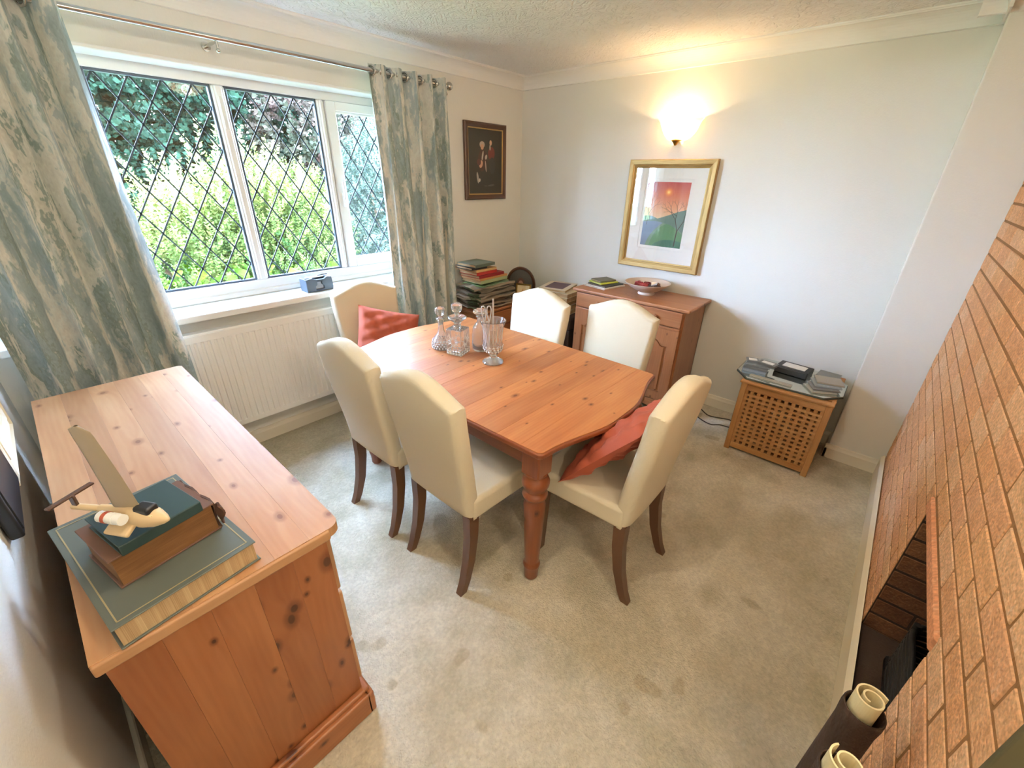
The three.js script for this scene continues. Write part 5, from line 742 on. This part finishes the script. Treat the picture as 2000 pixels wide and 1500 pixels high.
// ---------------------------------------------------------------- slide viewer on the sill, cable, fire things
{
  const t = thing('slide_viewer', 'small slate blue plastic viewer with a pale cut-out on the window sill', 'viewer', [0.005, 0.9402, 2.092], 0.03);
  const body = [[-0.09, 0], [0.09, 0], [0.094, 0.02], [0.088, 0.085], [0.055, 0.090], [0.035, 0.078], [-0.02, 0.078], [-0.045, 0.090], [-0.09, 0.085]], hole = [[-0.028, 0.016], [0.028, 0.016], [0.028, 0.034], [0.017, 0.044], [0.014, 0.062], [-0.014, 0.062], [-0.017, 0.044], [-0.028, 0.034]];
  part('front', boxUV(extrude(body, 0.018, 0.004, [hole]).rotateY(Math.PI / 2).translate(0.020, 0, 0)), M.slate, t); part('recess', boxUV(extrude(hole.map(([x, y]) => [x * 1.05, y]), 0.003, 0).rotateY(Math.PI / 2).translate(0.019, 0, 0)), cov('#aab4c4'), t);
  part('body', [bb(-0.055, 0, -0.088, 0.022, 0.006, 0.088, 0.002), bb(-0.055, 0.0, 0.080, 0.022, 0.084, 0.088, 0.002), bb(-0.055, 0, -0.088, 0.022, 0.084, -0.080, 0.002), bb(-0.058, 0, -0.088, -0.050, 0.075, 0.088, 0.002)], M.slate, t); part('lid', boxUV(rbox(0.07, 0.005, 0.10, 0.002).rotateZ(0.12).translate(-0.02, 0.086, 0.002)), M.white, t); part('flap', boxUV(rbox(0.055, 0.005, 0.045, 0.002).rotateZ(0.25).translate(-0.02, 0.094, -0.055)), M.black, t);
}
solo('cable', boxUV(tube([[1.93, 0.012, 0.06], [2.02, 0.006, 0.09], [2.07, 0.006, 0.13], [2.15, 0.006, 0.19], [2.30, 0.006, 0.15], [2.345, 0.006, 0.20], [2.33, 0.006, 0.26], [2.26, 0.006, 0.275], [2.21, 0.006, 0.315], [2.14, 0.006, 0.30], [2.05, 0.006, 0.24], [1.93, 0.008, 0.16]], 0.0042, 120, 8)), cov('#4a4034'), 'thin dark cable looped on the carpet between the sideboard and the lattice table', 'cable');
{
  const t = thing('fire_basket', 'black ribbed cast-iron fire basket inside the brick fireplace', 'fire basket', [0, 0, 0]);
  part('base', bb(3.27, 0.115, 1.76, 3.52, 0.15, 2.14, 0.006), M.iron, t); for (let i = 0; i < 9; i++) { const y = 0.165 + i * 0.0245; part('rib', boxUV(tube([[3.50, y, 1.80], [3.31, y, 1.79], [3.275, y + 0.006, 1.83], [3.27, y + 0.006, 1.95], [3.275, y + 0.006, 2.07], [3.31, y, 2.11], [3.50, y, 2.10]], 0.0085, 28, 7)), M.iron, t); }
  for (const z of [1.83, 2.07]) part('post', boxUV(rod([3.275, 0.15, z], [3.275, 0.39, z], 0.010)), M.iron, t); part('back', bb(3.50, 0.15, 1.79, 3.52, 0.42, 2.11, 0.004), M.iron, t);
}
function scrollPot(label, x, z, h, turn) {
  const t = thing('scroll_holder', label, 'pot', [x, 0, z], turn);
  part('pot', boxUV(jitter(lathe([[0, 0.0], [0.040, 0.0], [0.042, 0.02], [0.039, 0.2], [0.036, h - 0.06], [0.038, h - 0.02], [0.038, h], [0.034, h], [0.032, h - 0.02], [0.032, 0.1], [0, 0.08]], 28), 0.0012, 2, 60)), M.bark, t);
  const sp = []; for (let i = 0; i <= 60; i++) { const a = i / 60 * 10.2, r = 0.032 - 0.0019 * a; sp.push([Math.cos(a) * r, Math.sin(a) * r]); }
  const inn = sp.map(([a, b]) => { const l = Math.hypot(a, b); return [a * (1 - 0.0035 / l), b * (1 - 0.0035 / l)]; }).reverse();
  part('parchment_roll', boxUV(extrude([...sp, ...inn], h - 0.06, 0).rotateX(-Math.PI / 2).translate(0, 0.10, 0)), M.parchment, t);
}
scrollPot('tall dark brown pot holding a rolled cream parchment, farther of the two by the fireplace', 3.105, 2.475, 0.655, 0.6);
scrollPot('tall dark brown pot holding a rolled cream parchment, nearer one at the bottom edge', 3.085, 2.63, 0.64, 2.2);

scene.traverse((o) => { if (o.isMesh) { o.castShadow = true; o.receiveShadow = true; } });
renderer.render(scene, camera);
